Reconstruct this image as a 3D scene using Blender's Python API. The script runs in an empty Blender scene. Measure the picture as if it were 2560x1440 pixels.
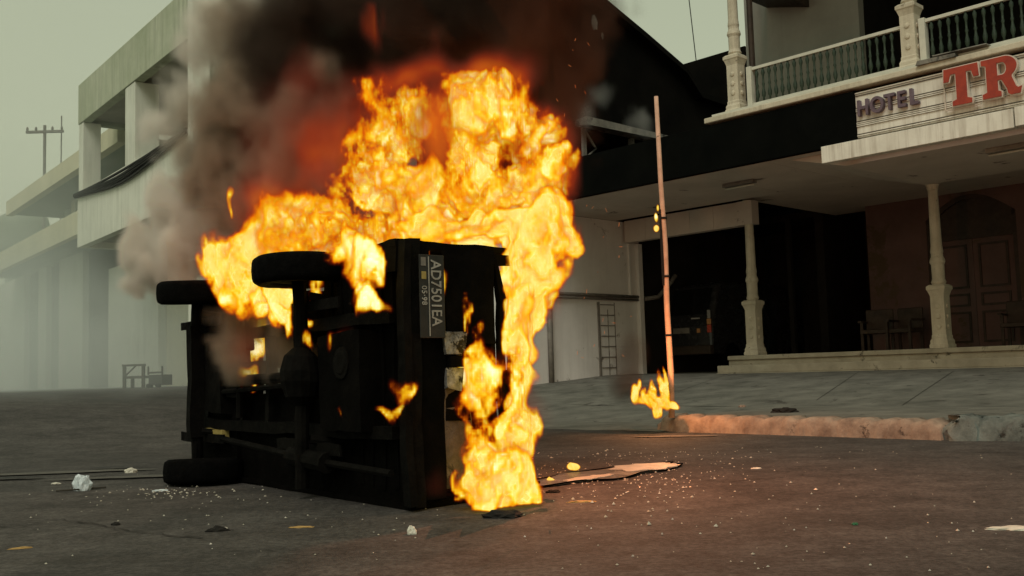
import bpy, bmesh, math, random
import numpy as np
from mathutils import Vector, Matrix
S = bpy.context.scene
COL = S.collection
R = math.radians
random.seed(7)

# ------------------------------------------------------------------ camera
FPX, CZ = 2500.0, 0.70
PITCH, ROLL = math.atan(210 / 2500.0), 0.03
fw = Vector((0, math.cos(PITCH), math.sin(PITCH)))
up0 = Vector((0, -math.sin(PITCH), math.cos(PITCH)))
rt0 = Vector((1, 0, 0))
RT = (math.cos(ROLL) * rt0 - math.sin(ROLL) * up0)
UP = (math.sin(ROLL) * rt0 + math.cos(ROLL) * up0)
cam = bpy.data.objects.new('camera', bpy.data.cameras.new('camera'))
COL.objects.link(cam)
cam.data.sensor_width = 36.0
cam.data.lens = 36.0 * FPX / 2560.0
cam.data.clip_end = 2000
mc = Matrix((RT, UP, -fw)).transposed().to_4x4()
mc.translation = (0, 0, CZ)
cam.matrix_world = mc
S.camera = cam

# ------------------------------------------------------------------ world, sun, exposure
w = bpy.data.worlds.new('World'); S.world = w; w.use_nodes = True
wt = w.node_tree; wt.nodes.clear()
wo = wt.nodes.new('ShaderNodeOutputWorld'); bg = wt.nodes.new('ShaderNodeBackground')
sky = wt.nodes.new('ShaderNodeTexSky'); sky.sky_type = 'NISHITA'; sky.sun_disc = False
SUN_DIR = Vector((-.22, -.72, .9)).normalized()   # towards the sun: behind the camera, to its left
SUN_EL, SUN_AZ = math.asin(SUN_DIR.z), math.atan2(SUN_DIR.x, SUN_DIR.y)
sky.sun_elevation = SUN_EL; sky.sun_rotation = SUN_AZ
sky.dust_density = 6; sky.air_density = 2
# an overcast: the clear sky is almost wholly covered by an even cloud sheet of greenish grey, lighter low down
tc = wt.nodes.new('ShaderNodeTexCoord'); sx = wt.nodes.new('ShaderNodeSeparateXYZ')
wt.links.new(tc.outputs['Generated'], sx.inputs[0])
rp = wt.nodes.new('ShaderNodeValToRGB'); wt.links.new(sx.outputs['Z'], rp.inputs[0])
rp.color_ramp.elements[0].position = 0.0; rp.color_ramp.elements[0].color = (4.2, 4.45, 3.05, 1)
rp.color_ramp.elements[1].position = 0.5; rp.color_ramp.elements[1].color = (3.15, 3.45, 2.45, 1)
mx = wt.nodes.new('ShaderNodeMix'); mx.data_type = 'RGBA'; mx.inputs['Factor'].default_value = 0.95
wt.links.new(sky.outputs[0], mx.inputs['A']); wt.links.new(rp.outputs[0], mx.inputs['B'])
wt.links.new(mx.outputs['Result'], bg.inputs['Color']); bg.inputs['Strength'].default_value = 0.125
wt.links.new(bg.outputs[0], wo.inputs['Surface'])
sun = bpy.data.objects.new('sun', bpy.data.lights.new('sun', 'SUN')); COL.objects.link(sun)
sun.data.energy = 1.3; sun.data.angle = R(30); sun.data.color = (1, .96, .86)
sun.rotation_mode = 'QUATERNION'; sun.rotation_quaternion = SUN_DIR.to_track_quat('Z', 'Y')
S.view_settings.view_transform = 'Standard'; S.view_settings.look = 'None'
S.view_settings.exposure = 0.0; S.view_settings.gamma = 1.0
S.cycles.volume_bounces = 3; S.cycles.max_bounces = 6
S.cycles.volume_step_rate = 1.0; S.cycles.volume_max_steps = 512
S.cycles.sample_clamp_indirect = 4.0

# ------------------------------------------------------------------ frames
def ray(px, py):
    return fw + RT * ((px - 1280) / FPX) + UP * ((720 - py) / FPX)
def atY(px, py, Y):
    d = ray(px, py); return Vector((0, 0, CZ)) + d * (Y / d.y)
def on_plane(px, py, p0, n):
    d = ray(px, py); c = Vector((0, 0, CZ)); return c + d * ((p0 - c).dot(n) / d.dot(n))
def frame(o, ex):
    ex = Vector((ex[0], ex[1], 0)).normalized(); ey = Vector((-ex.y, ex.x, 0))
    m = Matrix((ex, ey, Vector((0, 0, 1)))).transposed().to_4x4(); m.translation = o; return m
HOT = frame((3.758, 15.8, 0), (.69, -.724))     # x along the hotel front towards the right, y into the building
LFT = frame((-10.92, 25.0, 0), (.613, -.79))    # x along the left building's front towards the camera, y into it
CAR = frame((-.614, 5.20, 0.0), (.616, -.788))  # x towards the car's tail, y from its underside to its roof, z across it
HI, LI, CI = HOT.inverted(), LFT.inverted(), CAR.inverted()

# ------------------------------------------------------------------ helpers
def tag(o, label=None, cat=None, group=None, kind=None):
    if label: o['label'] = label
    if cat: o['category'] = cat
    if group: o['group'] = group
    if kind: o['kind'] = kind
    return o
def empty(name, M, label, cat, group=None):
    o = bpy.data.objects.new(name, None); COL.objects.link(o); o.matrix_world = M; o.empty_display_size = .2
    return tag(o, label, cat, group)

class MB:
    """collects shapes into ONE mesh"""
    def __init__(s, M=None): s.bm = bmesh.new(); s.M = M or Matrix.Identity(4)
    def verts(s, pts): return [s.bm.verts.new(s.M @ Vector(p)) for p in pts]
    def face(s, pts):
        try: s.bm.faces.new(s.verts(pts))
        except ValueError: pass
    def box(s, x0, x1, y0, y1, z0, z1, M=None, j=0):
        P = [(x, y, z) for x in (x0, x1) for y in (y0, y1) for z in (z0, z1)]
        if j: P = [tuple(c + random.uniform(-j, j) for c in p) for p in P]
        if M: P = [M @ Vector(p) for p in P]
        v = s.verts(P)
        for f in ((0, 1, 3, 2), (4, 6, 7, 5), (0, 4, 5, 1), (2, 3, 7, 6), (0, 2, 6, 4), (1, 5, 7, 3)):
            s.bm.faces.new([v[i] for i in f])
        return s
    def tube(s, pts, r, n=8, cap=True):
        pts = [Vector(p) for p in pts]; rs = r if isinstance(r, (list, tuple)) else [r] * len(pts)
        rings = []
        for i, p in enumerate(pts):
            t = (pts[min(i + 1, len(pts) - 1)] - pts[max(i - 1, 0)]).normalized()
            a = t.orthogonal().normalized() if i == 0 else (a - t * a.dot(t)).normalized()
            b = t.cross(a)
            rings.append(s.verts([p + (a * math.cos(k * 2 * math.pi / n) + b * math.sin(k * 2 * math.pi / n)) * rs[i] for k in range(n)]))
        for q, u in zip(rings, rings[1:]):
            for k in range(n): s.bm.faces.new((q[k], q[(k + 1) % n], u[(k + 1) % n], u[k]))
        if cap:
            s.bm.faces.new(rings[0][::-1]); s.bm.faces.new(rings[-1])
        return s
    def lathe(s, prof, n=16, M=None, ang=0, sq=None):
        """prof: (radius, z); sq: indices where the section is polygonal handled by n"""
        rings = []
        for r_, z_ in prof:
            P = [Vector((r_ * math.cos(ang + k * 2 * math.pi / n), r_ * math.sin(ang + k * 2 * math.pi / n), z_)) for k in range(n)]
            if M: P = [M @ p for p in P]
            rings.append(s.verts(P))
        for q, u in zip(rings, rings[1:]):
            for k in range(n): s.bm.faces.new((q[k], q[(k + 1) % n], u[(k + 1) % n], u[k]))
        s.bm.faces.new(rings[0][::-1]); s.bm.faces.new(rings[-1])
        return s
    def prism(s, poly, h0, h1, axes='xy', M=None):
        """polygon extruded along the third axis"""
        def mk(a, b, h):
            return {'xy': (a, b, h), 'xz': (a, h, b), 'yz': (h, a, b)}[axes]
        A = [Vector(mk(a, b, h0)) for a, b in poly]; B = [Vector(mk(a, b, h1)) for a, b in poly]
        if M: A = [M @ p for p in A]; B = [M @ p for p in B]
        va, vb = s.verts(A), s.verts(B); n = len(poly)
        s.bm.faces.new(va); s.bm.faces.new(vb[::-1])
        for k in range(n): s.bm.faces.new((va[k], vb[k], vb[(k + 1) % n], va[(k + 1) % n]))
        return s
    def build(s, name, mat, parent=None, bevel=0, smooth=False, jitter=0, sub=0):
        bm = s.bm
        if jitter:
            for v in bm.verts: v.co += Vector([random.uniform(-jitter, jitter) for _ in range(3)])
        bmesh.ops.recalc_face_normals(bm, faces=bm.faces)
        me = bpy.data.meshes.new(name); bm.to_mesh(me); bm.free()
        o = bpy.data.objects.new(name, me); COL.objects.link(o)
        me.materials.append(mat)
        if smooth:
            for p in me.polygons: p.use_smooth = True
        if bevel:
            b = o.modifiers.new('bevel', 'BEVEL'); b.width = bevel; b.segments = 2; b.limit_method = 'ANGLE'
        if sub:
            b = o.modifiers.new('sub', 'SUBSURF'); b.levels = sub; b.render_levels = sub
        if parent: o.parent = parent
        return o
def copy_tree(o, parent=None):
    c = o.copy(); COL.objects.link(c); c.parent = parent
    for ch in [k for k in o.children]: copy_tree(ch, c)
    return c

# ------------------------------------------------------------------ materials
def newmat(name):
    m = bpy.data.materials.new(name); m.use_nodes = True
    t = m.node_tree; return m, t, t.nodes['Principled BSDF'], t.nodes['Material Output']
def node(t, typ, **kw):
    n = t.nodes.new(typ)
    for k, v in kw.items():
        if hasattr(n, k): setattr(n, k, v)
        else: n.inputs[k.replace('_', ' ')].default_value = v
    return n
def noise(t, vec, scale, detail=5, rough=.6, dist=0):
    n = t.nodes.new('ShaderNodeTexNoise'); n.inputs['Scale'].default_value = scale; n.inputs['Detail'].default_value = detail
    n.inputs['Roughness'].default_value = rough; n.inputs['Distortion'].default_value = dist
    t.links.new(vec, n.inputs['Vector']); return n.outputs['Fac']
def ramp(t, fac, stops):
    r = t.nodes.new('ShaderNodeValToRGB'); t.links.new(fac, r.inputs[0]); e = r.color_ramp.elements
    while len(e) < len(stops): e.new(.5)
    for k, (p, c) in enumerate(stops):
        e[k].position = p; e[k].color = (*(c if isinstance(c, tuple) else (c, c, c)), 1)
    return r.outputs[0]
def mixc(t, a, b, fac, mode='MIX'):
    m = t.nodes.new('ShaderNodeMix'); m.data_type = 'RGBA'; m.blend_type = mode
    for s_, v in (('A', a), ('B', b)):
        if isinstance(v, tuple): m.inputs[s_].default_value = (*v, 1)
        else: t.links.new(v, m.inputs[s_])
    if isinstance(fac, (int, float)): m.inputs['Factor'].default_value = fac
    else: t.links.new(fac, m.inputs['Factor'])
    return m.outputs['Result']
def surf(name, c1, c2, scale=2.0, rough=.8, bump=.15, bscale=30, streak=None, spots=None, metal=0, coords='Object', sscale=1.0, spec=.3):
    """weathered surface: mottling c1..c2, optional vertical streaks (colour, amount) and spots (colour, scale, threshold)"""
    m, t, b, o = newmat(name)
    tcn = t.nodes.new('ShaderNodeTexCoord'); v = tcn.outputs[coords]
    col = ramp(t, noise(t, v, scale, 8, .65), [(.3, c1), (.7, c2)])
    if streak:
        mp = t.nodes.new('ShaderNodeMapping'); mp.inputs['Scale'].default_value = (7 * sscale, 7 * sscale, .35 * sscale); t.links.new(v, mp.inputs[0])
        f = ramp(t, noise(t, mp.outputs[0], 1.0, 4, .7), [(.45, 0.), (.72, streak[1])])
        g = ramp(t, noise(t, v, .7, 3), [(.35, .15), (.65, 1.)])
        f2 = t.nodes.new('ShaderNodeMath'); f2.operation = 'MULTIPLY'; t.links.new(f, f2.inputs[0]); t.links.new(g, f2.inputs[1])
        col = mixc(t, col, streak[0], f2.outputs[0])
    if spots:
        f = ramp(t, noise(t, v, spots[1], 6, .7, .4), [(spots[2], 0.), (min(1, spots[2] + .06), 1.)])
        col = mixc(t, col, spots[0], f)
    t.links.new(col, b.inputs['Base Color'])
    b.inputs['Metallic'].default_value = metal; b.inputs['Specular IOR Level'].default_value = spec
    rr = ramp(t, noise(t, v, scale * 2.3, 4), [(.3, max(0, rough - .12)), (.7, min(1, rough + .12))]); t.links.new(rr, b.inputs['Roughness'])
    if bump:
        bn = t.nodes.new('ShaderNodeBump'); bn.inputs['Strength'].default_value = bump; bn.inputs['Distance'].default_value = .02
        t.links.new(noise(t, v, bscale, 6, .7), bn.inputs['Height']); t.links.new(bn.outputs[0], b.inputs['Normal'])
    return m
def glow(name, stops, scale=6, strength=1.0):
    m, t, b, o = newmat(name); t.nodes.remove(b)
    tcn = t.nodes.new('ShaderNodeTexCoord'); em = t.nodes.new('ShaderNodeEmission'); em.inputs['Strength'].default_value = strength
    mp = t.nodes.new('ShaderNodeMapping'); mp.inputs['Scale'].default_value = (1, 1, .6); t.links.new(tcn.outputs['Object'], mp.inputs[0])
    t.links.new(ramp(t, noise(t, mp.outputs[0], scale, 6, .65, .8), stops), em.inputs['Color']); t.links.new(em.outputs[0], o.inputs['Surface'])
    return m

M = {}
# asphalt
m, t, b, o = newmat('asphalt'); v = t.nodes.new('ShaderNodeTexCoord').outputs['Object']
c = ramp(t, noise(t, v, .55, 6, .6), [(.3, (.046, .041, .036)), (.7, (.088, .078, .068))])
c = mixc(t, c, ramp(t, noise(t, v, 2.6, 9, .78), [(.40, .25), (.60, 1.0)]), .6, 'MULTIPLY')
c = mixc(t, c, ramp(t, noise(t, v, 14, 8, .85), [(.42, .35), (.60, 1.0)]), .6, 'MULTIPLY')
c = mixc(t, c, (1.72, 1.74, 1.80), 1.0, 'MULTIPLY')
c = mixc(t, c, ramp(t, noise(t, v, 36, 5, .8), [(.40, .45), (.58, 1.15)]), .8, 'MULTIPLY')
f = ramp(t, noise(t, v, 90, 3, .8), [(.62, 0.), (.72, .55)]); c = mixc(t, c, (.2, .18, .15), f)
mpn = t.nodes.new('ShaderNodeMapping'); mpn.inputs['Scale'].default_value = (.5, 2.2, 1); mpn.inputs['Rotation'].default_value = (0, 0, R(-10)); t.links.new(v, mpn.inputs[0])
f = ramp(t, noise(t, mpn.outputs[0], 1.3, 6, .7, .6), [(.55, 0.), (.68, .5)]); c = mixc(t, c, (.042, .036, .03), f)
t.links.new(c, b.inputs['Base Color']); b.inputs['Roughness'].default_value = .85; b.inputs['Specular IOR Level'].default_value = .25
bn = t.nodes.new('ShaderNodeBump'); bn.inputs['Strength'].default_value = .5; bn.inputs['Distance'].default_value = .01
t.links.new(noise(t, v, 110, 4, .8), bn.inputs['Height']); t.links.new(bn.outputs[0], b.inputs['Normal']); M['asphalt'] = m
M['apron'] = surf('worn_concrete', (.085, .085, .072), (.20, .195, .165), 2.0, .85, .3, 40, spots=((.06, .055, .048), 2.4, .6))
M['patch'] = surf('pale_dust', (.12, .105, .085), (.19, .165, .14), 5, .9, .3, 50)
M['dust'] = surf('faint_dust', (.085, .078, .066), (.14, .13, .11), 6, .9, .3, 60)
M['kerb'] = surf('kerb_concrete', (.17, .115, .085), (.40, .30, .22), 6, .9, .5, 35, spots=((.06, .042, .034), 3.2, .63))
M['kerb_grey'] = surf('broken_grey_concrete', (.05, .06, .055), (.23, .26, .235), 4, .9, .6, 20, spots=((.03, .03, .025), 3, .56))
M['white_wall'] = surf('painted_wall', (.66, .64, .60), (.80, .78, .74), 1.2, .8, .15, 25, streak=((.34, .31, .27), .22), spots=((.20, .17, .14), 1.6, .64))
M['left_wall'] = surf('left_building_paint', (.62, .63, .54), (.78, .79, .68), .8, .85, .1, 20, streak=((.26, .28, .20), .6))
M['left_green'] = surf('mossy_fascia', (.32, .36, .24), (.56, .58, .45), .7, .85, .1, 20, streak=((.17, .19, .12), .7))
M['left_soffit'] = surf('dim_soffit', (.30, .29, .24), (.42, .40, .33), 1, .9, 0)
M['annex'] = surf('annex_cream', (.52, .50, .34), (.66, .62, .44), .6, .85, .1, 20, streak=((.3, .3, .2), .5))
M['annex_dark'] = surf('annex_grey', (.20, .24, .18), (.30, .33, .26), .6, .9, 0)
M['opening'] = surf('dark_fill', (.02, .02, .02), (.045, .045, .04), 2, .9, .1)  # near-black; as doorway fill it carries the inside shade in its colour
M['black_board'] = surf('black_painted_board', (.0022, .0026, .0022), (.005, .0055, .0046), 2, .9, .05, 20, spec=.03)
M['cream'] = surf('cream_stone', (.50, .45, .34), (.70, .64, .50), 3, .75, .35, 45, streak=((.20, .16, .11), .6), spots=((.2, .16, .11), 9, .64), sscale=2)
M['white_trim'] = surf('white_fascia', (.70, .67, .58), (.86, .83, .74), 2.5, .7, .12, 30, streak=((.25, .18, .12), .7), spots=((.30, .2, .13), 3.5, .69), sscale=1.5)
M['groove'] = surf('groove_dark', (.06, .05, .04), (.13, .11, .09), 6, .9, 0)  # darker tone for the lines along the fascia
M['soffit'] = surf('soffit_board', (.50, .44, .38), (.62, .55, .48), 1.1, .85, .1, 12, spots=((.12, .09, .07), 1.3, .62))
M['rail'] = surf('rail_paint', (.50, .50, .42), (.65, .64, .54), 5, .6, .1)
M['baluster'] = surf('green_baluster', (.018, .034, .022), (.045, .065, .042), 12, .6, .1)
M['purple_wall'] = surf('purple_plaster', (.10, .060, .052), (.155, .092, .078), 1.4, .85, .1, 20, spots=((.09, .06, .035), .9, .55))
M['wood_dark'] = surf('dark_wood', (.028, .020, .013), (.06, .04, .028), 8, .6, .2, 60)
M['upper_wall'] = surf('upper_wall_paint', (.30, .285, .25), (.40, .38, .33), .9, .85, .1, streak=((.2, .19, .16), .3))
M['interior'] = surf('dark_interior', (.010, .009, .008), (.028, .024, .02), 1, .9, 0, spec=.1)  # unlit rooms: their darkness is put into the wall colour
M['steps'] = surf('step_stone', (.26, .235, .17), (.42, .38, .28), 2.5, .85, .3, 30, spots=((.08, .07, .05), 2.5, .58))
M['char'] = surf('charred_wall', (.0025, .0026, .002), (.008, .007, .0055), .8, .95, .4, 10, spots=((.16, .14, .11), 1.7, .70), spec=.04)
M['char_trim'] = surf('charred_ledge', (.10, .095, .08), (.28, .26, .22), 3, .85, .2, 20, spots=((.03, .03, .025), 2.5, .56))
M['sign_purple'] = surf('purple_letter', (.10, .07, .09), (.17, .12, .15), 14, .5, .05)
M['sign_red'] = surf('red_letter', (.27, .014, .004), (.42, .035, .008), 7, .12, .05, 20, spec=.6)
M['sign_edge'] = surf('letter_rim', (.55, .47, .40), (.7, .6, .5), 20, .5, 0)
M['pipe'] = surf('grey_pipe', (.12, .11, .095), (.22, .2, .17), 8, .6, .05)
M['cable'] = surf('black_cable', (.010, .011, .010), (.03, .03, .026), 8, .7, 0)
M['pole'] = surf('bare_pole', (.50, .30, .20), (.72, .46, .33), 10, .7, .2, 60, spots=((.05, .03, .02), 5, .62))
M['burnt'] = surf('burnt_metal', (.0012, .0012, .001), (.005, .0042, .0034), 5, .85, .4, 25, spots=((.028, .019, .014), 6, .70), spec=.03)
M['burnt2'] = surf('sooty_steel', (.0016, .0015, .0012), (.007, .006, .0048), 9, .8, .3, 40, spec=.06)
M['rubber'] = surf('burnt_tyre', (.0014, .0014, .0013), (.0045, .0042, .004), 20, .95, .6, 60, spec=.04)
M['bare'] = surf('scorched_paint', (.012, .009, .007), (.15, .11, .085), 5, .6, .3, 30, spots=((.02, .015, .012), 5, .55))
M['silver'] = surf('cracked_lamp', (.01, .009, .008), (.42, .40, .37), 16, .35, .3, 30, spots=((.008, .007, .006), 14, .50), metal=.3)
M['plate'] = surf('plate_black', (.012, .012, .010), (.03, .028, .024), 8, .5, .1)
M['plate_text'] = surf('plate_white', (.20, .19, .165), (.38, .365, .32), 14, .6, 0, spots=((.05, .045, .04), 22, .60))
M['yellow'] = surf('plate_yellow', (.25, .19, .05), (.4, .3, .1), 20, .5, 0)
M['vanpaint'] = surf('dark_car_paint', (.018, .019, .02), (.028, .028, .028), 3, .25, .02, spec=.5)
M['glass_dark'] = surf('dark_glass', (.006, .007, .006), (.01, .01, .009), 2, .12, 0, spec=.5)
M['lamp_red'] = surf('red_lens', (.42, .03, .015), (.6, .08, .03), 30, .25, 0, spec=.6)
M['lamp_amber'] = surf('amber_lens', (.5, .2, .05), (.6, .3, .1), 30, .25, 0, spec=.6)
M['lamp_white'] = surf('pale_lens', (.25, .24, .22), (.4, .38, .35), 30, .3, 0, spec=.6)
M['plastic'] = surf('crumpled_plastic', (.45, .52, .54), (.75, .80, .82), 30, .3, .4, 60, spec=.5)
M['paper'] = surf('paper_scrap', (.50, .47, .38), (.72, .68, .58), 20, .9, .1)
M['leaf'] = surf('dry_leaf', (.32, .19, .06), (.5, .32, .12), 20, .8, .3)
M['sootlump'] = surf('soot_lump', (.008, .007, .006), (.02, .017, .014), 15, .9, .6, 40)
M['stone'] = surf('stone', (.16, .11, .08), (.35, .26, .2), 15, .9, .4, 40)
M['crumb'] = surf('glass_crumb', (.18, .16, .12), (.6, .55, .45), 40, .35, 0, spec=.6)
M['sheetmat'] = surf('scorched_sheet', (.035, .032, .028), (.22, .20, .17), 5, .35, .3, 14, spec=.6)
M['palemat'] = surf('pale_flake', (.36, .34, .28), (.55, .52, .44), 10, .5, .2)
M['wood'] = surf('grey_wood', (.03, .027, .02), (.06, .052, .04), 8, .8, .2)
M['green'] = surf('green_scrap', (.02, .10, .04), (.04, .16, .07), 20, .5, 0)
M['roofgrey'] = surf('faded_roof', (.16, .19, .20), (.24, .27, .27), 2, .8, .2)
M['bag_dark'] = M['sootlump']

# ------------------------------------------------------------------ terrain
def sm(x): x = min(1, max(0, x)); return x * x * (3 - 2 * x)
def T(x, y):
    q = HI @ Vector((x, y, 0)); a = .88 * min(1, max(0, (q.y + 3.3) / 5.6)); b_ = sm((-q.x - 1) / 10)
    return .6 * (1 - (1 - a) * (1 - b_))
def sheet(name, Mx, xs, ys, zf, mat, parent=None):
    bm = bmesh.new(); g = []
    for y in ys:
        row = []
        for x in xs:
            p = Mx @ Vector((x, y, 0)); p.z = zf(p.x, p.y, x, y); row.append(bm.verts.new(p))
        g.append(row)
    for r0, r1 in zip(g, g[1:]):
        for k in range(len(xs) - 1): bm.faces.new((r0[k], r0[k + 1], r1[k + 1], r1[k]))
    me = bpy.data.meshes.new(name); bm.to_mesh(me); bm.free()
    for p in me.polygons: p.use_smooth = True
    me.materials.append(mat); o_ = bpy.data.objects.new(name, me); COL.objects.link(o_); return o_
I4 = Matrix.Identity(4)
def lin(a, b, n): return [a + (b - a) * k / (n - 1) for k in range(n)]
xs = [-600, -200, -80] + lin(-40, 40, 161) + [80, 200, 600]
ys = [-30, -10] + lin(-2, 45, 95) + [60, 100, 200, 600]
rn = np.random.RandomState(3)
def road_z(X, Y, a, b): return T(X, Y) +   .002 * math.sin(X * 1.7 + Y * .6) * math.sin(Y * 1.3 - X * .5)
tag(sheet('road', I4, xs, ys, road_z, M['asphalt']), 'dark worn asphalt road under the burning car', None, None, 'structure')
fx, fy = lin(-5.0, 14, 60), lin(-2.0, 9, 56)
tag(sheet('forecourt', HOT, fx, fy, lambda X, Y, a, b: T(X, Y) + .024, M['apron']), 'worn greenish concrete forecourt before the hotel steps', None, None, 'structure')
# apron ramp left of the kerb
tag(sheet('apron', HOT, lin(-6.5, 1.95, 40), lin(-4.9, -1.1, 24), lambda X, Y, a, b: T(X, Y) + .02 * sm((b + 5.0) / .8) + .002 + .01 * math.sin(a * 3) * math.sin(b * 4) * .6, M['apron']), 'worn concrete apron left of the red kerb', None, None, 'structure')
# footpath slab
o_ = MB(HOT); o_.box(1.98, 14, -4.62, -1.1, -.05, .160); fp = o_.build('footpath', M['apron'], bevel=.015)
tag(fp, 'low concrete footpath slab behind the red kerb', None, None, 'structure')
# dusty patches on the road, thin sheets
def blob_sheet(name, X, Y, rx, ry, rot, mat, z=.005, seed=0, kind='structure', parent=None, th=0):
    rg = random.Random(seed); bm = bmesh.new(); n = 46; ph_ = [rg.uniform(0, 6.28) for _ in range(5)]
    c_, s_ = math.cos(rot), math.sin(rot); vs = []
    for k in range(n):
        a = k * 2 * math.pi / n
        r_ = 1 + .16 * math.sin(2 * a + ph_[0]) + .12 * math.sin(3 * a + ph_[1]) + .09 * math.sin(5 * a + ph_[2]) + .06 * math.sin(9 * a + ph_[3]) + .05 * math.sin(14 * a + ph_[4])
        x, y = rx * r_ * math.cos(a), ry * r_ * math.sin(a)
        x, y = X + c_ * x - s_ * y, Y + s_ * x + c_ * y
        vs.append(bm.verts.new((x, y, road_z(x, y, 0, 0) + z)))
    bm.faces.new(vs); bmesh.ops.triangulate(bm, faces=bm.faces)
    me = bpy.data.meshes.new(name); bm.to_mesh(me); bm.free(); me.materials.append(mat)
    o_ = bpy.data.objects.new(name, me); COL.objects.link(o_); return tag(o_, kind=kind)
for k, (px, py, Y, rx, ry, rot, mt) in enumerate([
        (1480, 1060, 0, .85, .42, -.2, 'patch'), (1690, 1092, 0, .38, .12, -.1, 'patch'), (120, 1185, 0, .75, .11, .15, 'dust'),
        (350, 1195, 0, .5, .10, .1, 'dust')]):
    p = on_plane(px, py, Vector((0, 0, 0)), Vector((0, 0, 1)))
    blob_sheet('road_patch', p.x, p.y, rx, ry, rot, M[mt], .006 + .002 * k, 10 + k)
for k, (px, py, rx, ry) in enumerate([(30, 1200, .22, .07), (272, 1173, .14, .06)]):
    p = on_plane(px, py, Vector((0, 0, 0)), Vector((0, 0, 1)))
    blob_sheet('drain_hole', p.x, p.y, rx, ry, .1, M['opening'], .018, 30 + k)

M['soot'] = surf('soot_stain', (.012, .010, .009), (.026, .022, .019), 5, .9, .3, 60)
for a, b_ in (((2040, 990), (2235, 955)), ((2235, 996), (2540, 942)), ((1700, 985), (2010, 955)), ((1330, 990), (1560, 972))):
    q0, q1 = [on_plane(*q, Vector((0, 0, .26)), Vector((0, 0, 1))) for q in (a, b_)]; d_ = (q1 - q0).normalized(); n_ = Vector((-d_.y, d_.x, 0)) * .004; jb = bmesh.new(); prev = None
    for i in range(13):
        c_ = q0.lerp(q1, i / 12); pr_ = [jb.verts.new((*(c_ + n_ * sg).xy, T(*(c_ + n_ * sg).xy) + .030)) for sg in (-1, 1)]
        if prev: jb.faces.new((prev[0], prev[1], pr_[1], pr_[0]))
        prev = pr_
    me = bpy.data.meshes.new('pavement_joint'); jb.to_mesh(me); jb.free(); me.materials.append(M['soot']); jo = bpy.data.objects.new('pavement_joint', me); COL.objects.link(jo); tag(jo, kind='structure')
# kerb: a run of rough concrete with a broken end
def rough_run(name, pts, wdt, h, mat, seed, nseg=60, rough=.02, z0=-.03, tip=None):
    rg = random.Random(seed); bm = bmesh.new(); P = [Vector(p) for p in pts]; rows = []
    L = [0]
    for a, b_ in zip(P, P[1:]): L.append(L[-1] + (b_ - a).length)
    for k in range(nseg + 1):
        d = L[-1] * k / nseg; j = max(i for i in range(len(L)) if L[i] <= d + 1e-6); j = min(j, len(P) - 2)
        f_ = (d - L[j]) / (L[j + 1] - L[j]); p = P[j].lerp(P[j + 1], f_); tn = (P[j + 1] - P[j]).normalized(); nn = Vector((-tn.y, tn.x, 0))
        hh = h * (1 + .10 * math.sin(k * .7 + seed) * math.sin(k * .23)) + rg.uniform(-rough, rough) * .3
        if tip: hh *= tip(k / nseg)
        prof = [(-.02, z0), (-.012, hh * .35), (-.0, hh * .75), (.03, hh * .96), (.07, hh * 1.0), (wdt * .6, hh * 1.01), (wdt, hh * .98), (wdt, z0)]
        row = []
        for n_, z_ in prof:
            q = p + nn * n_ + Vector((rg.uniform(-rough, rough), rg.uniform(-rough, rough), rg.uniform(-rough, rough) * .5 if z_ > 0 else 0)); q.z += z_
            row.append(bm.verts.new(q))
        rows.append(row)
    for a, b_ in zip(rows, rows[1:]):
        for k in range(len(a) - 1): bm.faces.new((a[k], b_[k], b_[k + 1], a[k + 1]))
    bm.faces.new(rows[0]); bm.faces.new(rows[-1][::-1])
    bmesh.ops.recalc_face_normals(bm, faces=bm.faces)
    me = bpy.data.meshes.new(name); bm.to_mesh(me); bm.free(); me.materials.append(mat)
    for p in me.polygons: p.use_smooth = True
    o_ = bpy.data.objects.new(name, me); COL.objects.link(o_); return o_
kp = [HOT @ Vector(p) for p in ((1.75, -4.66, 0), (2.1, -4.8, 0), (3.2, -4.84, 0), (4.2, -4.9, 0), (5.06, -4.93, 0))]
kb = rough_run('kerb', kp,   .30, .170, M['kerb'], 5, 110, .011, tip=lambda u: min(1, .45 + u * 14) * min(1, .75 + (1 - u) * 7))
tag(kb, 'reddish worn concrete kerb with dark chips along the footpath', None, None, 'structure')
kp = [HOT @ Vector(p) for p in ((4.98, -4.80, 0), (5.2, -4.98, 0), (5.45, -4.82, 0), (6.3, -4.45, 0), (9, -3.9, 0))]
tag(rough_run('broken_kerb', kp,   .42, .20, M['kerb_grey'], 9, 80, .03, tip=lambda u: min(1, .5 + u * 9)), 'broken blue grey lump of concrete at the right end of the kerb', None, None, 'structure')

# ------------------------------------------------------------------ LEFT BUILDING
lb = empty('balcony_building', LFT, 'pale two storey building with open balcony and mossy roof band, at the left', 'building')
GZ = .55
MB().box(0, 8.05, 0, .22, 7.3, 8.32).box(-.0, .22, .22, 8, 7.3, 8.32).box(7.83, 8.05, .22, 8, 7.3, 8.32).build('roof_band', M['left_green'], lb, bevel=.01)
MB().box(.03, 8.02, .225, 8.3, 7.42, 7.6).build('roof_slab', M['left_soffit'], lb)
MB().box(.0, 8.05, 0, .2, 4.14, 5.52).box(.0, .2, .2, 2, 4.14, 5.5).build('parapet', M['left_wall'], lb, bevel=.01)
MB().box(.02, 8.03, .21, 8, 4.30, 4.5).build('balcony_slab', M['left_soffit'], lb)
MB().box(.01, .40, .02, .45, 5.53, 7.29).build('pillar', M['left_wall'], lb, bevel=.01)
MB().box(3.85, 4.55, .02, .55, 5.53, 7.29).build('pillar', M['left_wall'], lb, bevel=.01)
MB().box(7.95, 8.22, -.04, .3, GZ, 9.6).build('corner_pier', M['left_wall'], lb, bevel=.01)
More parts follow.
